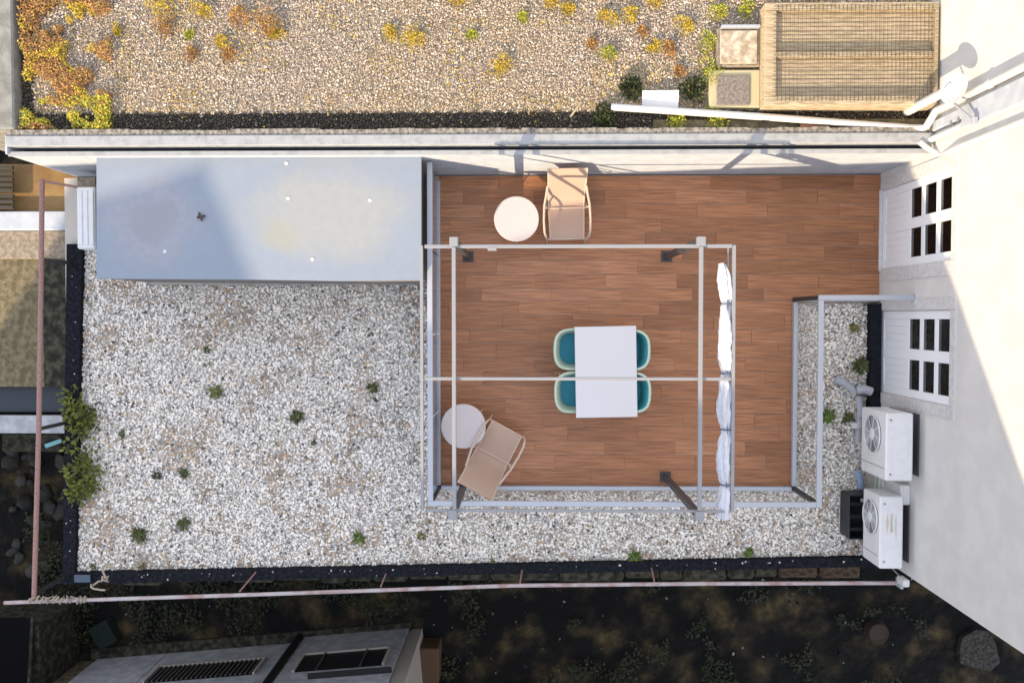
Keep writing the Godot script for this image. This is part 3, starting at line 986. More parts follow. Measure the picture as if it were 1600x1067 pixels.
func ac_unit(label: String, z0: float, z1: float, x0: float, x1: float, y0: float, y1: float, fz: float) -> void:
	var c := Vector3(x0, 0, (z0 + z1) * 0.5)
	var t := thing("air_conditioner", label, "air conditioner", c, 0.0, "air conditioners on the building wall")
	var st := sf()
	var w := z1 - z0
	span(st, Vector3(0, y0, -w / 2), Vector3(x1 - x0, y1, w / 2), 0.018)
	obj("casing", st, M.white_metal, t)
	var r := minf((y1 - y0) * 0.42, 0.25)
	var cy := (y0 + y1) * 0.5
	var cz := fz * w
	# fan opening: dark disc, guard rings, hub
	var rot := Basis(Vector3.BACK, PI / 2)
	st = sf()
	var ds := sf()
	lathe(ds, Vector3.ZERO, [Vector2(r, 0.0), Vector2(r, 0.004), Vector2(0, 0.004)], 36)
	var fan := obj("fan", ds, M.fan, t)
	fan.transform = Transform3D(rot, Vector3(-0.001, cy, cz))
	for k in 7:
		var ring := []
		var rr := r * (0.32 + 0.68 * k / 6.0)
		for j in 33:
			ring.append(Vector3(-0.018, cy + cos(TAU * j / 32) * rr, cz + sin(TAU * j / 32) * rr))
		tube(st, ring, 0.0035 if k < 6 else 0.010, 6)
	for k in 8:
		var a := TAU * k / 8 + 0.2
		tube(st, [Vector3(-0.018, cy + cos(a) * r * 0.3, cz + sin(a) * r * 0.3), Vector3(-0.014, cy + cos(a) * r, cz + sin(a) * r)], 0.005, 6)
	obj("fan_guard", st, M.white_metal, t)
	st = sf()
	lathe(st, Vector3.ZERO, [Vector2(r * 0.3, 0.0), Vector2(r * 0.3, 0.02), Vector2(r * 0.2, 0.026), Vector2(0, 0.027)], 24)
	var hub := obj("fan_hub", st, M.white_metal, t)
	hub.transform = Transform3D(rot, Vector3(-0.004, cy, cz))
	for k in 3:
		var blade := sf()
		var a := TAU * k / 3 + 0.5
		box(blade, Vector3(-0.008, cy + cos(a) * r * 0.62, cz + sin(a) * r * 0.62), Vector3(0.004, r * 0.6, r * 0.42), 0.001, Basis(Vector3.RIGHT, a))
		obj("fan_blade", blade, M.grey_metal, t)
	for s in [-0.32, 0.32]:
		st = sf()
		span(st, Vector3(-0.02, y0 - 0.04, s * w - 0.02), Vector3(WALL - x0, y0 - 0.002, s * w + 0.02))
		obj("bracket", st, M.grey_metal, t)
		st = sf()
		lathe(st, Vector3(0.06, y1, s * w * 1.25), [Vector2(0.016, 0), Vector2(0.014, 0.006), Vector2(0, 0.007)], 10)
		obj("screw", st, M.grey_metal, t)
	st = sf()
	span(st, Vector3(WALL - 0.02 - x0, y0 - 0.25, -w / 2 + 0.03), Vector3(WALL - 0.001 - x0, y1 - 0.17, w / 2 - 0.03), 0.004)
	obj("added_shade_plate", st, mat(lin(0.07, 0.07, 0.09), 0.9), t)  # added dark plate, painting in the shade between unit and wall
	st = sf()
	span(st, Vector3(-0.004, y0 + 0.05, w / 2 - 0.16), Vector3(-0.0005, y1 - 0.06, w / 2 - 0.152))
	obj("panel_seam", st, M.grey_metal, t)

func roof_things() -> void:
	ac_unit("upper air conditioner on the wall, beside the lower door", 1.234, 2.111, 4.64, 4.99, 0.66, 1.45, -0.14)
	ac_unit("lower air conditioner with rust streaks on top, at the wall's end", 2.364, 3.326, 4.68, 4.99, 0.65, 1.20, -0.16)
	var st := sf()
	R.seed = 12
	var unit: Node3D = get_node("air_conditioner_001")
	for k in 3:
		st = sf()
		var sp := PackedVector2Array()
		for j in 12:
			var a := -TAU * j / 12
			sp.append(Vector2(0.10 + k * 0.055 + cos(a) * 0.018 * rnd(0.5, 1.3), -0.14 + k * 0.03 + sin(a) * 0.16 * rnd(0.6, 1.2)))
		prism(st, sp, 1.2005, 1.2015)
		obj("rust_streak", st, mat(lin([0.62, 0.55, 0.64][k], [0.56, 0.52, 0.63][k], [0.46, 0.44, 0.58][k]), 0.9), unit)
	var cd := thing("cable_box", "small white cable box on the wall between the two air conditioners", "box")
	var cz := 2.371
	st = sf()
	span(st, Vector3(5.02, 0.55, cz - 0.13), Vector3(WALL - 0.001, 1.05, cz + 0.14), 0.015)
	obj("casing", st, M.white_metal, cd)
	for k in 3:
		st = sf()
		tube(st, [Vector3(4.99 - k * 0.05, 0.60 - k * 0.02, cz - 0.20), Vector3(4.98 - k * 0.05, 0.58, cz), Vector3(4.99 - k * 0.05, 0.60, cz + 0.22)], 0.016, 8)
		obj("cable", st, M.pvc if k < 2 else mat(lin(0.35, 0.45, 0.33), 0.6), cd)
	# black crate on the gravel
	var cr := thing("black_crate", "black plastic crate on the gravel under the lower air conditioner", "crate", Vector3(4.766, 0.000, 2.851))
	var cw := 0.44
	var cl := 0.62
	for s in [[0, -cl / 2, cw, 0.02], [0, cl / 2, cw, 0.02], [-cw / 2, 0, 0.02, cl], [cw / 2, 0, 0.02, cl]]:
		st = sf()
		box(st, Vector3(s[0] + 0.08, 0.15, s[1]), Vector3(s[2], 0.34, s[3]), 0.006)
		obj("side", st, M.crate, cr)
	st = sf()
	box(st, Vector3(0.08, 0.01, 0), Vector3(cw - 0.03, 0.02, cl - 0.03))
	obj("base", st, M.crate, cr)
	for k in 3:
		st = sf()
		box(st, Vector3(0.08, 0.27, -cl / 2 + cl * (k + 0.7) / 3.4), Vector3(cw - 0.025, 0.02, 0.05), 0.004)
		obj("slat", st, M.crate, cr)
	st = sf()
	tube(st, [Vector3(4.814, 0.120, 2.234), Vector3(4.860, 0.100, 2.340), Vector3(4.887, 0.060, 2.479)], 0.05, 14)
	single("blue_pipe", st, mat(lin(0.32, 0.42, 0.58), 0.35), "pale blue pipe stub on the gravel above the black crate", "pipe")
	# loose grey pipe fittings by the first air conditioner
	var pf := thing("waste_pipe", "grey waste pipe with elbows lying on the gravel beside the upper air conditioner", "pipe")
	st = sf()
	tube(st, [Vector3(4.506, 0.040, 0.893), Vector3(4.613, 0.050, 0.939), Vector3(4.721, 0.060, 1.022), Vector3(4.787, 0.060, 1.096)], 0.055, 14)
	obj("branch", st, M.pvc_grey, pf)
	st = sf()
	tube(st, [Vector3(4.798, 0.100, 1.056), Vector3(4.878, 0.130, 1.034), Vector3(4.988, 0.130, 1.071)], 0.065, 14)
	obj("elbow", st, M.pvc_grey, pf)
	st = sf()
	tube(st, [Vector3(4.838, 0.050, 1.135), Vector3(4.872, 0.040, 1.341), Vector3(4.860, 0.030, 1.576), Vector3(4.848, 0.020, 1.811)], 0.048, 14)
	obj("straight", st, M.pvc_grey, pf)
	st = sf()
	tube(st, [Vector3(4.805, 0.050, 1.527), Vector3(4.815, 0.050, 1.601)], 0.075, 14)
	obj("collar", st, M.pvc, pf)
	# guard rail round two sides
	var g := thing("guard_rail", "thin reddish and white guard rail round the gravel roof's outer edges", "railing")
	st = sf()
	tube(st, [Vector3(-6.668, 0.8, -1.90), Vector3(-6.70, 0.81, -0.5), Vector3(-6.77, 0.80, 1.5), Vector3(-6.88, 0.8, 3.955)], 0.033, 12)
	obj("side_rail", st, M.rail, g)
	st = sf()
	tube(st, [Vector3(-7.298, 0.800, 3.989), Vector3(-6.882, 0.800, 3.969), Vector3(-3.753, 0.800, 3.851), Vector3(-0.193, 0.800, 3.706), Vector3(2.452, 0.800, 3.665), Vector3(5.13, 0.8, 3.64)], 0.027, 12)
	obj("front_rail", st, M.rail_white, g)
	st = sf()
	tube(st, [Vector3(-6.668, 0.8, -1.88), Vector3(-6.18, 0.66, -1.80)], 0.018, 8)
	obj("stay", st, M.rail, g)
	for p in [[-6.70, -0.80], [-6.78, 1.55], [-6.86, 3.86]]:
		st = sf()
		span(st, Vector3(p[0] - 0.012, 0.0, p[1] - 0.025), Vector3(p[0] + 0.012, 0.78, p[1] + 0.025))
		obj("post", st, M.dark_metal, g)
	for p in [[Vector3(-3.992, 0.780, 3.815), Vector3(-4.003, 0.030, 3.767)], [Vector3(-2.016, 0.780, 3.732), Vector3(-2.071, 0.030, 3.785)], [Vector3(-0.087, 0.780, 3.703), Vector3(-0.055, 0.030, 3.718)], [Vector3(1.778, 0.780, 3.666), Vector3(1.847, 0.030, 3.679)]]:
		st = sf()
		tube(st, [p[0], p[1]], 0.012, 8)
		obj("post", st, M.rail, g)
	st = sf()
	span(st, Vector3(5.11, 0.72, 3.58), Vector3(5.149, 0.88, 3.70), 0.004)
	obj("wall_plate", st, M.pvc_grey, g)
	# rope wound round the rail
	R.seed = 77
	st = sf()
	var rp := []
	for k in 40:
		var u := k / 39.0
		rp.append(Vector3(-6.15 + 0.8 * u - 0.75 + rnd(-0.05, 0.05), 0.83 + 0.045 * sin(k * 1.9), 3.93 + 0.05 * cos(k * 1.9)))
	tube(st, rp, 0.014, 6)
	rp = []
	for k in 22:
		var a := TAU * k / 12.0
		rp.append(Vector3(-6.02 + 0.08 * cos(a) + rnd(-0.07, 0.07), 0.78 - k * 0.022, 3.80 + 0.06 * sin(a) - k * 0.006 + rnd(-0.04, 0.04)))
	tube(st, rp, 0.014, 6)
	rp = []
	for k in 18:
		rp.append(Vector3(-5.80 + k * 0.012 + rnd(-0.06, 0.06), 0.10 + rnd(0, 0.03), 3.70 - k * 0.008 + rnd(-0.05, 0.05)))
	tube(st, rp, 0.016, 6)
	single("rope", st, M.rope, "frayed beige rope wound round the rail at the roof corner", "rope")
	st = sf()
	box(st, Vector3(-6.572, 0.100, 3.864), Vector3(0.24, 0.03, 0.11), 0.008)
	span(st, Vector3(-6.626, 0.000, 3.896) + Vector3(-0.02, 0.0, -0.02), Vector3(-6.580, 0.085, 3.868) + Vector3(0.02, 0, 0.02))
	single("corner_plate", st, mat(lin(0.07, 0.10, 0.15), 0.5), "dark blue metal plate on the roof corner beside the rope", "plate")
	# pergola
	var p := thing("pergola", "metal pergola frame of thin white-grey bars over the dining table", "pergola")
	var H := 2.4
	for c in [[-0.85, -0.89], [2.05, -0.89], [-0.87, 2.34], [2.05, 2.34]]:
		st = sf()
		span(st, Vector3(c[0] - 0.04, 0.0, c[1] - 0.04), Vector3(c[0] + 0.04, H - 0.06, c[1] + 0.04), 0.005)
		obj("post", st, M.post, p)
		st = sf()
		span(st, Vector3(c[0] - 0.08, 0.0, c[1] - 0.08), Vector3(c[0] + 0.08, 0.012, c[1] + 0.08), 0.003)
		obj("base_plate", st, M.post, p)
		st = sf()
		span(st, Vector3(c[0] - 0.05, H - 0.06, c[1] - 0.055), Vector3(c[0] + 0.05, H + 0.035, c[1] + 0.055), 0.006)
		obj("head_bracket", st, M.pergola, p)
	for x in [-0.85, 2.05]:
		st = sf()
		span(st, Vector3(x - 0.023, H - 0.02, -0.83), Vector3(x + 0.023, H + 0.03, 2.28), 0.004)
		obj("beam", st, M.pergola, p)
	for q in [[-1.255, -1.218, -0.85, 2.30], [2.425, 2.465, -0.85, 2.30]]:
		st = sf()
		span(st, Vector3(q[0], H - 0.065, q[2]), Vector3(q[1], H - 0.022, q[3]), 0.004)
		obj("side_bar", st, M.pergola, p)
	for z in [-0.838, 0.725, 2.297]:
		st = sf()
		var zw := 0.018 if z > 0 else 0.021
		if z > 2.0:
			zw = 0.014
		span(st, Vector3(-1.2, H - 0.064, z - zw), Vector3(2.42, H - 0.023, z + zw), 0.004)
		obj("cross_bar", st, M.pergola, p)
	st = sf()
	tube(st, [Vector3(2.385, H - 0.075, -0.82), Vector3(2.385, H - 0.075, 2.28)], 0.010, 6)
	obj("guide_wire", st, M.pergola, p)
	st = sf()
	span(st, Vector3(-0.423, 2.360, -0.808) + Vector3(-0.03, -0.03, -0.02), Vector3(-0.348, 2.360, -0.808) + Vector3(0.0, 0.02, 0.02), 0.004)
	obj("clip", st, M.pergola, p)
	# gathered white awning hanging from the pergola's right side
	var cv := thing("gathered_awning", "white cloth awning gathered along the right bar of the pergola", "awning")
	st = sf()
	var pin := [-0.160, 0.664, 1.330, 1.992]
	var z0 := -0.639
	var z1 := 2.393
	var wob := FastNoiseLite.new()
	wob.seed = 6
	wob.frequency = 2.2
	var rings := []
	var NR := 260
	var NS := 44
	for i in NR + 1:
		var z: float = lerpf(z0, z1, float(i) / NR)
		var near := 9.0
		for q in pin:
			near = minf(near, absf(z - q))
		var g2 := 1.0 - exp(-pow(near / 0.11, 1.3))
		var endw := clampf((z - z0) / 0.2 + 0.25, 0.0, 1.0)
		var wx := 0.050 + 0.026 * g2 * (0.85 + 0.5 * wob.get_noise_1d(z * 2.0))
		wx *= endw
		var cx := 2.368 + 0.022 * wob.get_noise_1d(z + 30.0) + 0.02 * (1.0 - g2)
		if i < 14:
			cx -= 0.05 * (1.0 - i / 14.0) + 0.0
		var sag := 0.05 + 0.07 * g2
		var ring := []
		for k in NS:
			var a := TAU * k / NS
			var f := 1.0 + 0.20 * wob.get_noise_3d(cos(a) * 0.9, sin(a) * 0.9, z * 0.9) + 0.16 * sin(a * 5.0 + 2.5 * sin(z * 4.0)) + 0.10 * sin(a * 11.0 + 4.0 * sin(z * 6.0 + 1.0)) + 0.06 * sin(z * 60.0 + a * 3.0) * (1.0 - 0.6 * g2)
			ring.append(Vector3(cx + cos(a) * wx * f, H - 0.13 + sin(a) * sag * f, z))
		rings.append(ring)
	st.set_smooth_group(0)
	for i in NR:
		for k in NS:
			var j := (k + 1) % NS
			for v in [rings[i][k], rings[i][j], rings[i + 1][j], rings[i][k], rings[i + 1][j], rings[i + 1][k]]:
				st.add_vertex(v)
	for e in [0, NR]:
		var mid := Vector3.ZERO
		for v in rings[e]:
			mid += v / NS
		for k in NS:
			var j := (k + 1) % NS
			var tr := [mid, rings[e][k], rings[e][j]] if e == 0 else [mid, rings[e][j], rings[e][k]]
			for v in tr:
				st.add_vertex(v)
	st.generate_normals()
	obj("cloth", st, M.canvas, cv)
	for q in pin:
		st = sf()
		var ring := []
		for j in 17:
			ring.append(Vector3(2.386 + cos(TAU * j / 16) * 0.064, H - 0.12 + sin(TAU * j / 16) * 0.075, q))
		tube(st, ring, 0.008, 6)
		obj("tie", st, M.strap, cv)

func dining_chair() -> Node3D:
	# origin on the floor under the seat centre, facing +x
	var t := thing("dining_chair", "", "chair", Vector3.ZERO, 0.0, "teal chairs round the dining table")
	var N := 28
	var st := sf()
	var inn := []
	var outr := []
	for i in N + 1:
		var a: float = lerpf(-PI * 0.74, PI * 0.74, float(i) / N)    # 0 is the back
		var ex := 0.235
		var c := cos(a)
		var s := sin(a)
		var sc := 1.0 / pow(pow(absf(c), 3.4) + pow(absf(s), 3.4), 1.0 / 3.4)
		var base := Vector3(-c * ex * sc, 0, s * ex * sc * 1.0)
		var hgt: float = lerpf(0.66, 0.80, smoothstep(0.1, 0.9, c)) if c > 0.1 else lerpf(0.63, 0.66, clampf((c + 0.7) / 0.8, 0, 1))
		var top := base * 1.10 + Vector3(-0.03 * maxf(0.0, c), 0, 0)
		top.y = hgt
		var low := base * 0.90
		low.y = 0.42
		inn.append([low, top])
		outr.append([low * Vector3(1.06, 1, 1.06) - Vector3(0, 0.03, 0), top + Vector3(base.x, 0, base.z).normalized() * 0.028])
	for i in N:
		for pair in [[inn, -1.0], [outr, 1.0]]:
			var A = pair[0]
			var pts := [A[i][0], A[i + 1][0], A[i + 1][1], A[i][1]]
			var na: Vector3 = (Vector3(A[i][1].x, 0.15, A[i][1].z) * pair[1]).normalized()
			var nb: Vector3 = (Vector3(A[i + 1][1].x, 0.15, A[i + 1][1].z) * pair[1]).normalized()
			if pair[1] > 0:
				tri(st, pts[0], pts[1], pts[2], na, nb, nb)
				tri(st, pts[0], pts[2], pts[3], na, nb, na)
	obj("shell", st, M.mint, t)
	st = sf()
	for i in N:
		var na: Vector3 = Vector3(-inn[i][1].x, 0.1, -inn[i][1].z).normalized()
		var nb: Vector3 = Vector3(-inn[i + 1][1].x, 0.1, -inn[i + 1][1].z).normalized()
		tri(st, inn[i][0], inn[i + 1][0], inn[i + 1][1], na, nb, nb)
		tri(st, inn[i][0], inn[i + 1][1], inn[i][1], na, nb, na)
	obj("inner_back", st, M.teal_back, t)
	st = sf()
	var rim := []
	for i in N + 1:
		rim.append((inn[i][1] + outr[i][1]) * 0.5)
	tube(st, rim, 0.019, 10)
	obj("rim", st, M.mint, t)
	st = sf()
	var poly := PackedVector2Array()
	for i in 32:
		var a := -TAU * i / 32
		var sc := 1.0 / pow(pow(absf(cos(a)), 3.4) + pow(absf(sin(a)), 3.4), 1.0 / 3.4)
		poly.append(Vector2(cos(a) * 0.222 * sc + 0.005, sin(a) * 0.215 * sc))
	prism(st, poly, 0.40, 0.455)
	obj("seat", st, M.teal, t)
	for sx in [-1.0, 1.0]:
		for sz in [-1.0, 1.0]:
			st = sf()
			tube(st, [Vector3(sx * 0.15, 0.40, sz * 0.15), Vector3(sx * 0.21, 0.0, sz * 0.21)], 0.014, 8)
			obj("leg", st, M.mint, t)
	return t

func lounge_chair() -> Node3D:
	# origin on the floor below the front edge, facing +z; the back rises towards -z
	var t := thing("lounge_chair", "", "lounge chair", Vector3.ZERO, 0.0, "tan lounge chairs on the deck")
	var key := [Vector2(0.0, 0.385), Vector2(-0.10, 0.40), Vector2(-0.30, 0.37), Vector2(-0.46, 0.35), Vector2(-0.55, 0.40), Vector2(-0.64, 0.55), Vector2(-0.74, 0.76), Vector2(-0.84, 0.93), Vector2(-0.885, 0.965)]
	var prof := []
	for i in key.size() - 1:
		for k in 4:
			var p0: Vector2 = key[maxi(i - 1, 0)]
			var p3: Vector2 = key[mini(i + 2, key.size() - 1)]
			prof.append(key[i].cubic_interpolate(key[i + 1], p0, p3, k / 4.0))
	prof.append(key[-1])
	var st := sf()
	var n := prof.size()
	var W := 10
	var grid := []
	var gn := []
	for i in n:
		var d: Vector2 = (prof[mini(i + 1, n - 1)] - prof[maxi(i - 1, 0)]).normalized()
		var nn := Vector3(0, -d.x, d.y)
		var half: float = lerpf(0.235, 0.262, clampf(-prof[i].x / 0.885, 0, 1))
		var row := []
		for k in W + 1:
			var u := float(k) / W * 2.0 - 1.0
			var dip := -0.014 * (1.0 - u * u)
			row.append(Vector3(u * half, prof[i].y, prof[i].x) + nn * dip)
		grid.append(row)
		gn.append(nn)
	for i in n - 1:
		for k in W:
			for side in [1.0, -1.0]:
				var off: Vector3 = gn[i] * (0.0 if side > 0 else -0.018)
				tri(st, grid[i][k] + off, grid[i][k + 1] + off, grid[i + 1][k + 1] + off, gn[i] * side, gn[i] * side, gn[i + 1] * side)
				tri(st, grid[i][k] + off, grid[i + 1][k + 1] + off, grid[i + 1][k] + off, gn[i] * side, gn[i + 1] * side, gn[i + 1] * side)
	for i in n - 1:
		for k in [0, W]:
			var q := Vector3(-1 if k == 0 else 1, 0, 0)
			quad(st, grid[i][k], grid[i + 1][k], grid[i + 1][k] - gn[i + 1] * 0.018, grid[i][k] - gn[i] * 0.018, q)
	for i in [0, n - 1]:
		for k in W:
			quad(st, grid[i][k], grid[i][k + 1], grid[i][k + 1] - gn[i] * 0.018, grid[i][k] - gn[i] * 0.018, Vector3(0, 0, 1 if i == 0 else -1))
	obj("sling", st, M.sling, t)
	for sx in [-1.0, 1.0]:
		st = sf()
		var pts := [Vector3(sx * 0.268, 0.66, -0.70), Vector3(sx * 0.285, 0.62, -0.60), Vector3(sx * 0.315, 0.58, -0.45), Vector3(sx * 0.325, 0.57, -0.25), Vector3(sx * 0.318, 0.56, -0.08), Vector3(sx * 0.300, 0.53, -0.02), Vector3(sx * 0.285, 0.40, 0.0), Vector3(sx * 0.275, 0.2, 0.0), Vector3(sx * 0.27, 0.0, 0.02)]
		tube(st, pts, 0.0165, 10)
		obj("arm", st, M.frame_tan, t)
		st = sf()
		tube(st, [Vector3(sx * 0.30, 0.575, -0.42), Vector3(sx * 0.285, 0.35, -0.46), Vector3(sx * 0.275, 0.0, -0.62)], 0.014, 10)
		obj("leg", st, M.frame_tan, t)
		st = sf()
		var side := []
		for i in n:
			side.append(grid[i][0 if sx < 0 else W] - gn[i] * 0.009)
		tube(st, side, 0.013, 8)
		obj("side_tube", st, M.frame_tan, t)
	st = sf()
	tube(st, [Vector3(-0.30, 0.345, -0.44), Vector3(0.30, 0.345, -0.44)], 0.013, 8)
	tube(st, [Vector3(-0.28, 0.36, 0.0), Vector3(0.28, 0.36, 0.0)], 0.013, 8)
	obj("cross_tube", st, M.frame_tan, t)
	return t

func side_table(label: String, at: Vector3, turn: float) -> void:
	var t := thing("side_table", label, "side table", at, turn, "round side tables")
	var st := sf()
	lathe(st, Vector3.ZERO, [Vector2(0, 0.50), Vector2(0.305, 0.50), Vector2(0.315, 0.506), Vector2(0.315, 0.522), Vector2(0.307, 0.528), Vector2(0.0, 0.528)], 64)
	obj("tabletop", st, M.side_top, t)
	for k in 3:
		var a := TAU * k / 3 + PI / 2
		st = sf()
		tube(st, [Vector3(cos(a) * 0.20, 0.50, sin(a) * 0.20), Vector3(cos(a) * 0.30, 0.012, sin(a) * 0.30)], 0.013, 8)
		obj("leg", st, M.frame_tan, t)

func furniture() -> void:
	var at := Vector3(1.102, 0.740, 0.749) * Vector3(1, 0, 1)
	var t := thing("dining_table", "rectangular white dining table in the middle of the deck", "table", at, 0.02)
	var st := sf()
	box(st, Vector3(0, 0.74, 0), Vector3(0.845, 0.025, 1.255), 0.004)
	obj("tabletop", st, M.table, t)
	st = sf()
	for q in [[0, -0.56, 0.70, 0.04], [0, 0.56, 0.70, 0.04], [-0.36, 0, 0.04, 1.08], [0.36, 0, 0.04, 1.08]]:
		box(st, Vector3(q[0], 0.695, q[1]), Vector3(q[2], 0.06, q[3]))
	obj("apron", st, M.table, t)
	for sx in [-1.0, 1.0]:
		for sz in [-1.0, 1.0]:
			st = sf()
			box(st, Vector3(sx * 0.385, 0.363, sz * 0.59), Vector3(0.045, 0.726, 0.045), 0.004)
			obj("leg", st, M.table, t)
	var c := dining_chair()
	c.position = Vector3(0.697, 0.720, 0.441) * Vector3(1, 0, 1)
	c.set_meta("label", "teal chair on the table's left side, nearer the round table with chair at top")
	var c2 := copy(c, "dining_chair", "teal chair on the table's left side, nearer the tilted lounge chair", Vector3(0.708, 0.720, 1.034) * Vector3(1, 0, 1), 0.03)
	c2.get_node("inner_back").set_surface_override_material(0, M.mint)
	c.get_node("inner_back").set_surface_override_material(0, M.mint)
	var c3 := copy(c, "dining_chair", "teal chair on the table's right side, nearer the white wall", Vector3(1.384, 0.720, 0.450) * Vector3(1, 0, 1), PI)
	var c4 := copy(c, "dining_chair", "teal chair on the table's right side, nearer the glass front", Vector3(1.396, 0.720, 1.033) * Vector3(1, 0, 1), PI - 0.02)
	c3.get_node("inner_back").set_surface_override_material(0, M.teal_back)
	c4.get_node("inner_back").set_surface_override_material(0, M.teal_back)
	var l := lounge_chair()
	l.position = Vector3(0.578, 0.390, -1.112) * Vector3(1, 0, 1)
	l.rotation.y = 0.02
	l.set_meta("label", "tan lounge chair with its back against the white wall")
	copy(l, "lounge_chair", "tan lounge chair turned askew, tucked against the round table in the corner", Vector3(-0.273, 0.390, 1.586) * Vector3(1, 0, 1), deg_to_rad(151.5))
	side_table("round side table half in sunlight, left of the upright lounge chair", Vector3(-0.135, 0.520, -1.378) * Vector3(1, 0, 1), 0.0)
	side_table("round side table in shade, under the pergola's left bar", Vector3(-0.884, 0.520, 1.534) * Vector3(1, 0, 1), 2.2)

func garden() -> void:
	var st := sf()
	span(st, Vector3(-6.9, -3.4, -12.0), Vector3(WALL - 0.002, 1.41, -2.41))
	var o := obj("garden_ground", st, M.garden_soil)
	o.set_meta("kind", "structure")
	o.set_meta("label", "raised garden ground behind the white wall")
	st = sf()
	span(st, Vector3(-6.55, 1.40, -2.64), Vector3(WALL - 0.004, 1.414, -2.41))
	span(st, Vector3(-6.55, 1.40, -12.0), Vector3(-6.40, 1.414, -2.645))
	o = obj("painted_shade_strip", st, M.painted_shade)  # dark ground painted where the walls throw their shadow
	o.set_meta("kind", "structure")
	o.set_meta("label", "dark strip of ground at the foot of the garden walls, their shadow painted into its colour")
	R.seed = 21
	var tone := FastNoiseLite.new()
	tone.seed = 15
	tone.frequency = 0.5
	tone.fractal_octaves = 3
	var pts := []
	var cols := []
	var z := -5.0
	while z < -2.40:
		var x := -6.56
		while x < 5.14:
			var p := Vector2(x + rnd(-0.012, 0.012), z + rnd(-0.012, 0.012))
			x += 0.021
			var r := 0.0082 * exp(rnd(-0.5, 0.6))
			pts.append(tossed(Vector3(r * rnd(1.0, 1.9), r * rnd(0.55, 0.8), r), Vector3(p.x, 1.418 + rnd(0.0, 0.022), p.y)))
			var q := tone.get_noise_2d(p.x, p.y) * 1.4
			var painted_shade: bool = p.y > -2.645 + 0.02 * sin(p.x * 40.0) or p.x < -6.40 + 0.03 * sin(p.y * 30.0)
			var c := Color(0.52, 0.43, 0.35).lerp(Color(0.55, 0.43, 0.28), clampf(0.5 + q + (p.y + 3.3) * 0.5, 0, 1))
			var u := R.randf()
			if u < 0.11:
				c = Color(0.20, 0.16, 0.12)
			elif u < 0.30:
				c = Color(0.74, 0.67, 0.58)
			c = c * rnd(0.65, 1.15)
			if painted_shade:
				c = c * (0.16 if R.randf() < 0.93 else 0.6)  # pebbles in the wall shadow are painted darker as well
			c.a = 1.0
			cols.append(c)
		z += 0.021
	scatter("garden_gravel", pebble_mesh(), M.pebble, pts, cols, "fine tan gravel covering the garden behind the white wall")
	# cold frame with wire mesh against the building
	var f := thing("mesh_frame", "large timber frame covered with wire mesh against the building", "frame")
	var a := Vector3(2.964, 1.720, -3.901)
	var b := Vector3(5.106, 1.720, -2.632)
	var x0 := a.x
	var x1: float = minf(b.x, 5.13)
	var z0 := a.z
	var z1 := b.z
	var zm := -3.267
	for q in [[x0, x1, z0, z0 + 0.09], [x0, x1, z1 - 0.12, z1], [x0 + 0.15, x1 - 0.05, zm - 0.03, zm + 0.035]]:
		st = sf()
		span(st, Vector3(q[0], 1.42 if q[0] == x0 else 1.64, q[2]), Vector3(q[1], 1.72, q[3]), 0.008)
		obj("rail", st, M.timber, f)
	for q in [[x0, x0 + 0.145], [x1 - 0.045, x1]]:
		st = sf()
		span(st, Vector3(q[0], 1.42, z0 + 0.092), Vector3(q[1], 1.722, z1 - 0.122), 0.008)
		obj("side_board", st, M.timber, f)
	var nb := 9
	for k in nb:
		st = sf()
		var u0: float = lerpf(z0 + 0.095, z1 - 0.125, float(k) / nb)
		var u1: float = lerpf(z0 + 0.095, z1 - 0.125, float(k + 1) / nb) - 0.003
		span(st, Vector3(x0 + 0.147, 1.50, u0), Vector3(x1 - 0.047, 1.625 + 0.003 * (k % 3), u1), 0.004)
		obj("board", st, M.timber_floor, f)
	st = sf()
	var gx := x0 + 0.16
	while gx < x1 - 0.05:
		bar(st, Vector3(gx, 1.729, z0 + 0.03), Vector3(gx, 1.729, z1 - 0.05), 0.004, 0.004)
		gx += 0.05
	var gz := z0 + 0.05
	while gz < z1 - 0.06:
		bar(st, Vector3(x0 + 0.10, 1.733, gz), Vector3(x1 - 0.02, 1.733, gz), 0.004, 0.004)
		gz += 0.05
	var wm := obj("wire_mesh", st, M.wire, f)
	wm.set_meta("kind", "stuff")
	# two inspection boxes
	var ib := thing("inspection_box", "concrete box with a pale stained lid beside the mesh frame", "box", Vector3.ZERO, 0.0, "concrete boxes in the garden")
	st = sf()
	span(st, Vector3(2.416, 1.500, -3.666) * Vector3(1, 0, 1) + Vector3(0, 1.40, 0), Vector3(2.963, 1.520, -3.175), 0.012)
	obj("body", st, M.pale_concrete, ib)
	st = sf()
	span(st, Vector3(2.453, 1.550, -3.624) * Vector3(1, 0, 1) + Vector3(0, 1.522, 0), Vector3(2.922, 1.550, -3.206), 0.01)
	obj("lid", st, grained(noise_tex(61, 0.012, lin(0.34, 0.27, 0.19), lin(0.62, 0.56, 0.45), 6), Vector3(1, 1, 1), 0.9), ib)
	st = sf()
	span(st, Vector3(2.457, 1.600, -3.679) * Vector3(1, 0, 1) + Vector3(0, 1.40, 0), Vector3(2.945, 1.600, -3.644), 0.006)
	obj("edge_strip", st, M.alu, ib)
	ib = thing("inspection_box", "yellowish concrete box with a dark grey square lid, by the white pipe", "box", Vector3.ZERO, 0.0, "concrete boxes in the garden")
	st = sf()
	span(st, Vector3(2.326, 1.520, -3.138) * Vector3(1, 0, 1) + Vector3(0, 1.40, 0), Vector3(2.968, 1.520, -2.660), 0.012)
	obj("body", st, mat(lin(0.50, 0.45, 0.28), 0.9), ib)
	st = sf()
	span(st, Vector3(2.417, 1.550, -3.056) * Vector3(1, 0, 1) + Vector3(0, 1.522, 0), Vector3(2.830, 1.550, -2.685), 0.008)
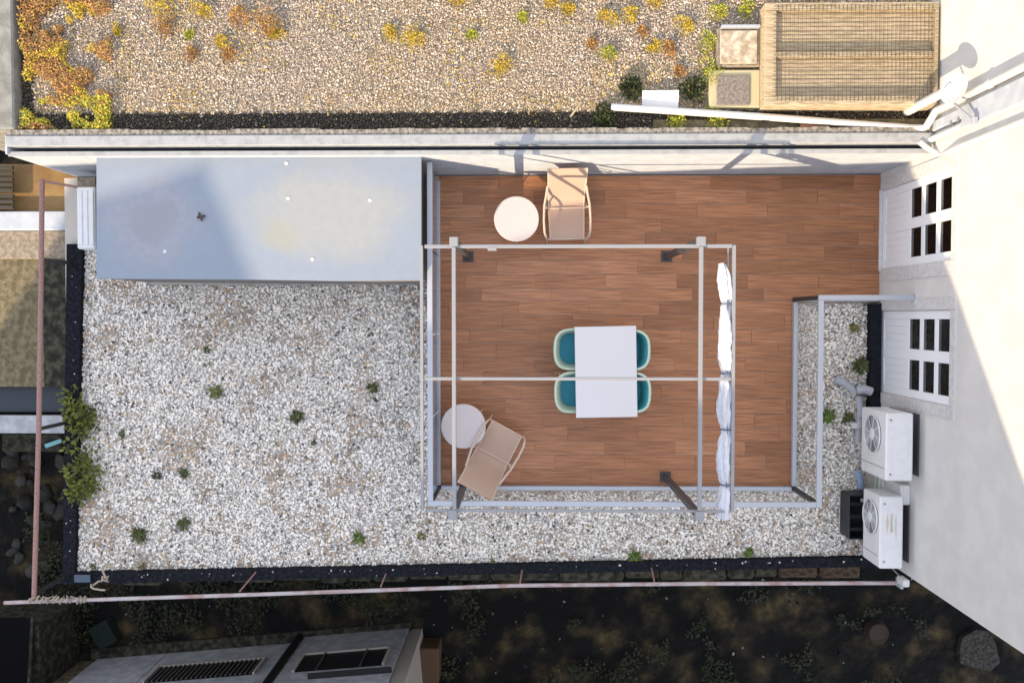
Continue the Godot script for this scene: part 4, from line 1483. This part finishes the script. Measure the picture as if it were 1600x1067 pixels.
	obj("lid", st, grained(noise_tex(62, 0.04, lin(0.15, 0.13, 0.115), lin(0.27, 0.24, 0.21), 5, 256), Vector3(2, 2, 2), 0.9), ib)
	# tilted metal sheet
	var ms := thing("metal_sheet", "tilted pale metal sheet lying between the plants and the white pipe", "sheet", Vector3(1.708, 1.500, -2.775))
	st = sf()
	box(st, Vector3.ZERO, Vector3(0.46, 0.01, 0.22), 0.002, Basis(Vector3(1, 0, 0.2).normalized(), 0.3))
	obj("sheet", st, M.white_metal, ms)
	st = sf()
	box(st, Vector3(0, -0.05, 0.0), Vector3(0.3, 0.06, 0.05), 0.0)
	obj("batten", st, M.timber, ms)
	st = sf()
	span(st, Vector3(1.628, 1.40, -2.53), Vector3(WALL - 0.01, 1.45, -2.412), 0.01)
	single("garden_kerb", st, M.old_concrete, "greenish concrete kerb between the white pipe and the wall coping", "kerb")
	st = sf()
	tube(st, [Vector3(0.564, 1.460, -2.563), Vector3(0.702, 1.470, -2.747)], 0.014, 8)
	single("stick", st, M.timber, "thin wooden stick lying across the gravel near the wall", "stick")
	st = sf()
	span(st, Vector3(3.489, 1.460, -2.487), Vector3(3.828, 1.490, -2.406), 0.006)
	single("orange_tile", st, mat(lin(0.42, 0.20, 0.11), 0.8), "broken orange tile lying on the kerb below the white pipe", "tile")
	# post with a small dish
	var dp := thing("satellite_dish", "white satellite dish on a pole behind the wall beside the building", "satellite dish", Vector3(4.86, 1.41, -2.62))
	st = sf()
	tube(st, [Vector3.ZERO, Vector3(0, 1.12, 0)], 0.055, 12)
	obj("pole", st, M.pvc, dp)
	st = sf()
	var face := Basis.looking_at(Vector3(-0.9, 0.42, -0.12).normalized(), Vector3.UP) * Basis(Vector3.RIGHT, -PI / 2)
	var ds := sf()
	lathe(ds, Vector3.ZERO, [Vector2(0, -0.02), Vector2(0.09, -0.012), Vector2(0.17, 0.008), Vector2(0.215, 0.03), Vector2(0.222, 0.036), Vector2(0.21, 0.036), Vector2(0.165, 0.016), Vector2(0.085, -0.005), Vector2(0, -0.013)], 36)
	var dish := obj("dish", ds, M.pvc, dp)
	dish.transform = Transform3D(face.scaled(Vector3(0.78, 0.78, 0.78)), Vector3(0.03, 1.16, 0.02))
	st = sf()
	tube(st, [Vector3(0.0, 0.95, 0.0), Vector3(0.10, 1.10, 0.22), Vector3(0.15, 1.30, 0.40)], 0.016, 8)
	box(st, Vector3(0.16, 1.33, 0.42), Vector3(0.06, 0.06, 0.09), 0.01)
	obj("arm", st, M.pvc_grey, dp)

func plants() -> void:
	R.seed = 404
	var G := "weeds growing in the roof gravel"
	var weeds := [
		[Vector3(-4.725, 0.000, 0.482), 0.075, 0, "small weed in the gravel, furthest up below the middle of the annex roof"],
		[Vector3(-4.598, 0.000, 1.097), 0.13, 1, "spiky yellowish weed below the highest small weed in the gravel"],
		[Vector3(-2.263, 0.000, 1.037), 0.115, 0, "compact dark weed nearest the pergola's left bar"],
		[Vector3(-3.394, 0.000, 1.475), 0.13, 0, "weed midway across the gravel, left of the compact dark one"],
		[Vector3(-3.149, -0.000, 1.854), 0.06, 0, "tiny weed just below the one midway across the gravel"],
		[Vector3(-6.000, 0.000, 1.728), 0.075, 0, "small weed just right of the big bush at the roof edge"],
		[Vector3(-5.491, 0.000, 2.356), 0.09, 2, "withered dark weed right of the lower edge bush"],
		[Vector3(-5.069, -0.000, 2.316), 0.10, 0, "round dark weed beside the withered one"],
		[Vector3(-5.751, 0.000, 3.237), 0.15, 0, "star-shaped weed nearest the front left roof corner"],
		[Vector3(-5.097, -0.000, 3.072), 0.125, 0, "tall narrow weed right of the star-shaped weed"],
		[Vector3(-2.483, 0.000, 3.271), 0.12, 3, "bright green weed in the open gravel near the front edge"],
		[Vector3(-1.552, 0.000, 3.238), 0.08, 1, "faint pale weed in the gravel below the pergola's front left corner"],
		[Vector3(-6.469, 0.000, 3.721), 0.06, 0, "tiny weed at the very front left corner of the gravel"],
		[Vector3(-5.738, 0.000, 3.698), 0.08, 1, "thin yellowish weed at the front gravel edge under the star-shaped weed"],
		[Vector3(1.606, 0.000, 3.547), 0.13, 3, "green weed hanging over the black front edge below the table"],
		[Vector3(3.277, 0.000, 3.453), 0.10, 3, "thin weed at the black front edge below the awning"],
		[Vector3(4.889, 0.000, 0.709), 0.16, 0, "leafy dark weed beside the felt at the lower door"],
		[Vector3(4.406, 0.000, 1.440), 0.15, 3, "bright green weed beside the glass, in the gravel strip"],
		[Vector3(4.703, 0.000, 1.458), 0.11, 0, "dark weed between the bright weed and the grey pipe"],
		[Vector3(-1.431, 0.000, 0.998), 0.055, 3, "small weed squeezed against the outside of the left glass"],
		[Vector3(-0.490, 0.000, 3.614), 0.05, 1, "tiny pale weed on the front gravel edge below the tilted chair"],
		[Vector3(4.790, 0.000, 0.149), 0.09, 1, "sparse pale weed in the gravel strip near the top glass"],
	]
	for w in weeds:
		var base: Color = [Color(0.085, 0.10, 0.03), Color(0.17, 0.18, 0.055), Color(0.07, 0.07, 0.05), Color(0.10, 0.16, 0.028)][w[2]]
		var st := rosette(w[1], int(26 + w[1] * 260), base, 0.5, 0.24)
		var o := single("weed", st, M.leaf, w[3], "weed", G)
		o.position = w[0] + Vector3(0, -0.02, 0)
	for q in [[Vector3(-6.608, 0.000, 1.443), 0.23, 0.52, "big green bush growing over the left roof edge"], [Vector3(-6.556, 0.000, 2.397), 0.25, 0.34, "lower green bush with gaps, on the left roof edge"]]:
		var t := thing("edge_bush", q[3], "bush", q[0], 0.0, "bushes on the left roof edge")
		var st := sf()
		for k in 11:
			var off := Vector3(rnd(-q[1], q[1]) * 0.62, 0, rnd(-1, 1) * q[2] * 0.95)
			for i in 42:
				var a := rnd(0, TAU)
				var el := rnd(0.0, 1.3)
				var d := Vector3(cos(a) * cos(el), sin(el), sin(a) * cos(el))
				var v := rnd(0.35, 1.5)
				leaf(st, off + d * rnd(0.03, q[1] * 0.7), (d + Vector3(rnd(-0.6, 0.6), 0.2, rnd(-0.6, 0.6))).normalized(), rnd(0.05, 0.11), rnd(0.035, 0.07), Color(0.15 * v, 0.17 * v, 0.03 * v))
		obj("foliage", st, M.leaf, t)
		var stem := sf()
		for k in 5:
			tube(stem, [Vector3(0, -0.05, rnd(-0.3, 0.3) * q[2]), Vector3(rnd(-0.1, 0.1), 0.18, rnd(-0.8, 0.8) * q[2])], 0.007, 5)
		obj("stem", stem, mat(lin(0.09, 0.06, 0.035), 0.9), t)
	# stonecrop clumps in the garden
	var Y := [Color(0.62, 0.43, 0.03), Color(0.52, 0.40, 0.04), Color(0.70, 0.46, 0.05), Color(0.36, 0.32, 0.04)]
	var OR := [Color(0.52, 0.25, 0.08), Color(0.40, 0.20, 0.09), Color(0.58, 0.36, 0.06), Color(0.26, 0.16, 0.08)]
	var GR := [Color(0.38, 0.42, 0.04), Color(0.50, 0.48, 0.05), Color(0.22, 0.30, 0.03), Color(0.55, 0.50, 0.06)]
	var DK := [Color(0.05, 0.07, 0.02), Color(0.03, 0.04, 0.015), Color(0.08, 0.09, 0.03)]
	var sets := [Y, OR, GR, DK]
	var cl := [
		[265, 12, 0.20, 0, "yellow stonecrop mound at the top of the picture, nearest the dense left patch"],
		[268, 48, 0.14, 1, "rusty stonecrop just below the yellow mound near the dense patch"],
		[192, 52, 0.07, 0, "small yellow stonecrop at the border of the dense left patch"],
		[306, 60, 0.07, 2, "small lime green stonecrop in the left gravel"],
		[305, 92, 0.095, 1, "round orange stonecrop below the small lime one"],
		[326, 22, 0.13, 0, "yellow and orange stonecrop beside the tall yellow mound"],
		[393, 38, 0.20, 1, "wide orange stonecrop, left half of the rusty pair"],
		[430, 42, 0.21, 1, "wide orange stonecrop, right half of the rusty pair"],
		[440, 62, 0.11, 0, "yellow tuft at the foot of the rusty pair"],
		[370, 96, 0.11, 1, "orange stonecrop below the rusty pair"],
		[356, 74, 0.09, 0, "yellow tuft left of the rusty pair"],
		[614, 60, 0.11, 0, "left one of two yellow stonecrops in the open middle gravel"],
		[649, 70, 0.145, 0, "larger right one of two yellow stonecrops in the open middle gravel"],
		[722, 14, 0.15, 0, "yellow stonecrop at the top edge above the long wall's middle"],
		[740, 65, 0.07, 2, "tiny green stonecrop below the one at the top edge"],
		[783, 110, 0.14, 0, "yellow stonecrop nearest the shadow strip above the lounge chair"],
		[818, 38, 0.07, 2, "tiny lime stonecrop alone in the gravel right of the middle"],
		[862, 12, 0.11, 0, "sparse yellow stonecrop at the top edge, right of the tiny lime one"],
		[882, 24, 0.10, 0, "thin yellow stonecrop just below the sparse one at the top edge"],
		[945, 40, 0.13, 0, "yellow stonecrop with orange tips, upper one of a column"],
		[945, 93, 0.11, 2, "lime stonecrop, lowest one of the column"],
		[926, 78, 0.085, 1, "orange stonecrop between the yellow and lime ones of the column"],
		[981, 34, 0.11, 0, "golden stonecrop right of the column"],
		[1018, 10, 0.12, 0, "golden stonecrop touching the top edge, above the metal sheet"],
		[1002, 60, 0.08, 1, "small rusty stonecrop below the golden ones"],
		[1015, 82, 0.09, 0, "small golden stonecrop halfway to the metal sheet"],
		[1063, 52, 0.125, 0, "yellow-green stonecrop left of the stained concrete box"],
		[1036, 88, 0.13, 1, "sparse rusty stonecrop above the metal sheet"],
		[1115, 26, 0.13, 2, "lime stonecrop at the upper corner of the stained concrete box"],
		[1098, 76, 0.14, 2, "lime stonecrop touching the stained concrete box"],
		[1095, 125, 0.19, 2, "largest lime stonecrop, against the box with the grey lid"],
		[1152, 24, 0.12, 2, "lime tufts above the stained concrete box"],
		[1060, 118, 0.10, 1, "brownish stonecrop left of the largest lime one"],
		[980, 152, 0.17, 3, "dark bush left of the tilted metal sheet"],
		[1080, 152, 0.15, 3, "dark bush right of the tilted metal sheet"],
		[1108, 192, 0.16, 2, "bright green plant on the kerb below the white pipe"],
		[1050, 192, 0.13, 2, "mossy green plant on the kerb, left of the bright green one"],
		[940, 188, 0.17, 3, "dark plant in the shadow strip at the pipe's open end"],
	]
	for c in cl:
		var rad: float = c[2]
		var st := mound(rad * 1.1, rad * 0.75, int(90 + rad * 2100), sets[c[3]], 0.025 if c[3] != 3 else 0.045)
		var o := single("stonecrop", st, M.leaf, c[4], "plant", "stonecrop clumps in the garden gravel")
		o.position = garden_at(c[0], c[1])
	# dense patch on the left and tiny scattered sprigs
	var lm := sf()
	leaf(lm, Vector3.ZERO, Vector3(1, 0.15, 0).normalized(), 1.0, 0.7, Color.WHITE)
	var mesh := lm.commit()
	var pts := []
	var cols := []
	var nn := FastNoiseLite.new()
	nn.seed = 9
	nn.frequency = 1.6
	nn.fractal_octaves = 3
	for i in 52000:
		var p := Vector2(rnd(-6.5, -5.35), rnd(-4.6, -2.42))
		var edge := clampf((-5.45 - p.x) / 0.5, 0, 1) * 0.25
		var v := nn.get_noise_2d(p.x, p.y)
		if v + edge < 0.16 or R.randf() < 0.4:
			continue
		var hue := nn.get_noise_2d(p.x * 0.8 + 40.0, p.y * 0.8)
		var set_: Array = OR if hue > -0.16 else Y
		if p.y > -2.85 and hue < 0.15:
			set_ = GR if R.randf() < 0.5 else Y
		var c: Color = set_[R.randi() % set_.size()] * rnd(0.6, 1.35)
		c.a = 1
		var s := rnd(0.014, 0.034)
		pts.append(Transform3D(Basis.from_euler(Vector3(rnd(-0.7, 0.7), rnd(0, TAU), rnd(-0.9, 0.9))) * Basis.from_scale(Vector3(s, s, s)), Vector3(p.x, 1.43 + rnd(0, 0.16) * clampf((v + edge) * 3.0, 0.2, 1.0), p.y)))
		cols.append(c)
	scatter("stonecrop_cover", mesh, M.leaf, pts, cols, "dense orange and yellow stonecrop cover along the garden's left wall")
	pts = []
	cols = []
	for i in 9000:
		var p := Vector2(rnd(-6.5, 5.0), rnd(-4.6, -2.45))
		var v := nn.get_noise_2d(p.x * 0.7 + 11.0, p.y * 0.7)
		var strip := clampf((p.y + 3.05) / 0.5, 0, 1) * 0.22
		if v + strip < 0.14 or (p.y > -2.66 and R.randf() < 0.9):
			continue
		var set_: Array = Y if R.randf() < 0.75 else OR
		var c: Color = set_[R.randi() % set_.size()] * rnd(0.6, 1.2)
		c.a = 1
		var s := rnd(0.016, 0.035)
		pts.append(Transform3D(Basis.from_euler(Vector3(rnd(-0.7, 0.7), rnd(0, TAU), rnd(-0.9, 0.9))) * Basis.from_scale(Vector3(s, s, s)), Vector3(p.x, 1.435 + rnd(0, 0.03), p.y)))
		cols.append(c)
	scatter("ground_sprigs", mesh, M.leaf, pts, cols, "tiny yellow sprigs strewn through the garden gravel")
	# ivy and litter on the yard floor
	pts = []
	cols = []
	for i in 60000:
		var p := Vector2(rnd(-9.5, 7.5), rnd(3.7, 8.0))
		var v := nn.get_noise_2d(p.x * 0.55 + 70.0, p.y * 0.55)
		var left := clampf((-1.6 - p.x) / 1.2, 0, 1) * 0.35
		if v + left < 0.30:
			continue
		if p.x < -2.3 and p.y > 5.72 - 0.089 * (p.x + 2.2):
			continue
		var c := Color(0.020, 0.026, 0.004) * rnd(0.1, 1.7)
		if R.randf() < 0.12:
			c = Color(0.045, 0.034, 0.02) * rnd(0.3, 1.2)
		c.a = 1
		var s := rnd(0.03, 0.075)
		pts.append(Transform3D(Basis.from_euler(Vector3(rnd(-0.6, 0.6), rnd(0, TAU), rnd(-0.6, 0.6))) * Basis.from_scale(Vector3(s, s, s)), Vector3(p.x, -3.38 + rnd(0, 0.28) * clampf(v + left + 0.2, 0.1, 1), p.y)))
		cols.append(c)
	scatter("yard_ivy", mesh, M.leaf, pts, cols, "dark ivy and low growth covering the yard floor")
	pts = []
	cols = []
	for i in 600:
		var s := 0.014 * exp(rnd(-0.6, 1.2))
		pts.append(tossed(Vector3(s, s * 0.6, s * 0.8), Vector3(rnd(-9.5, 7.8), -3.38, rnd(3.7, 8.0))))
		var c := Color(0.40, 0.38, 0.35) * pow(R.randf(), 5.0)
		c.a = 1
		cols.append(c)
	scatter("yard_litter", pebble_mesh(), M.pebble, pts, cols, "pale pebbles and litter strewn over the dark yard floor")

func garden_at(px: float, py: float) -> Vector3:
	return Vector3(-6.887 + px * 0.008378, 1.43, -4.153 + py * 0.008382 + (px - 800.0) * 0.0000063)
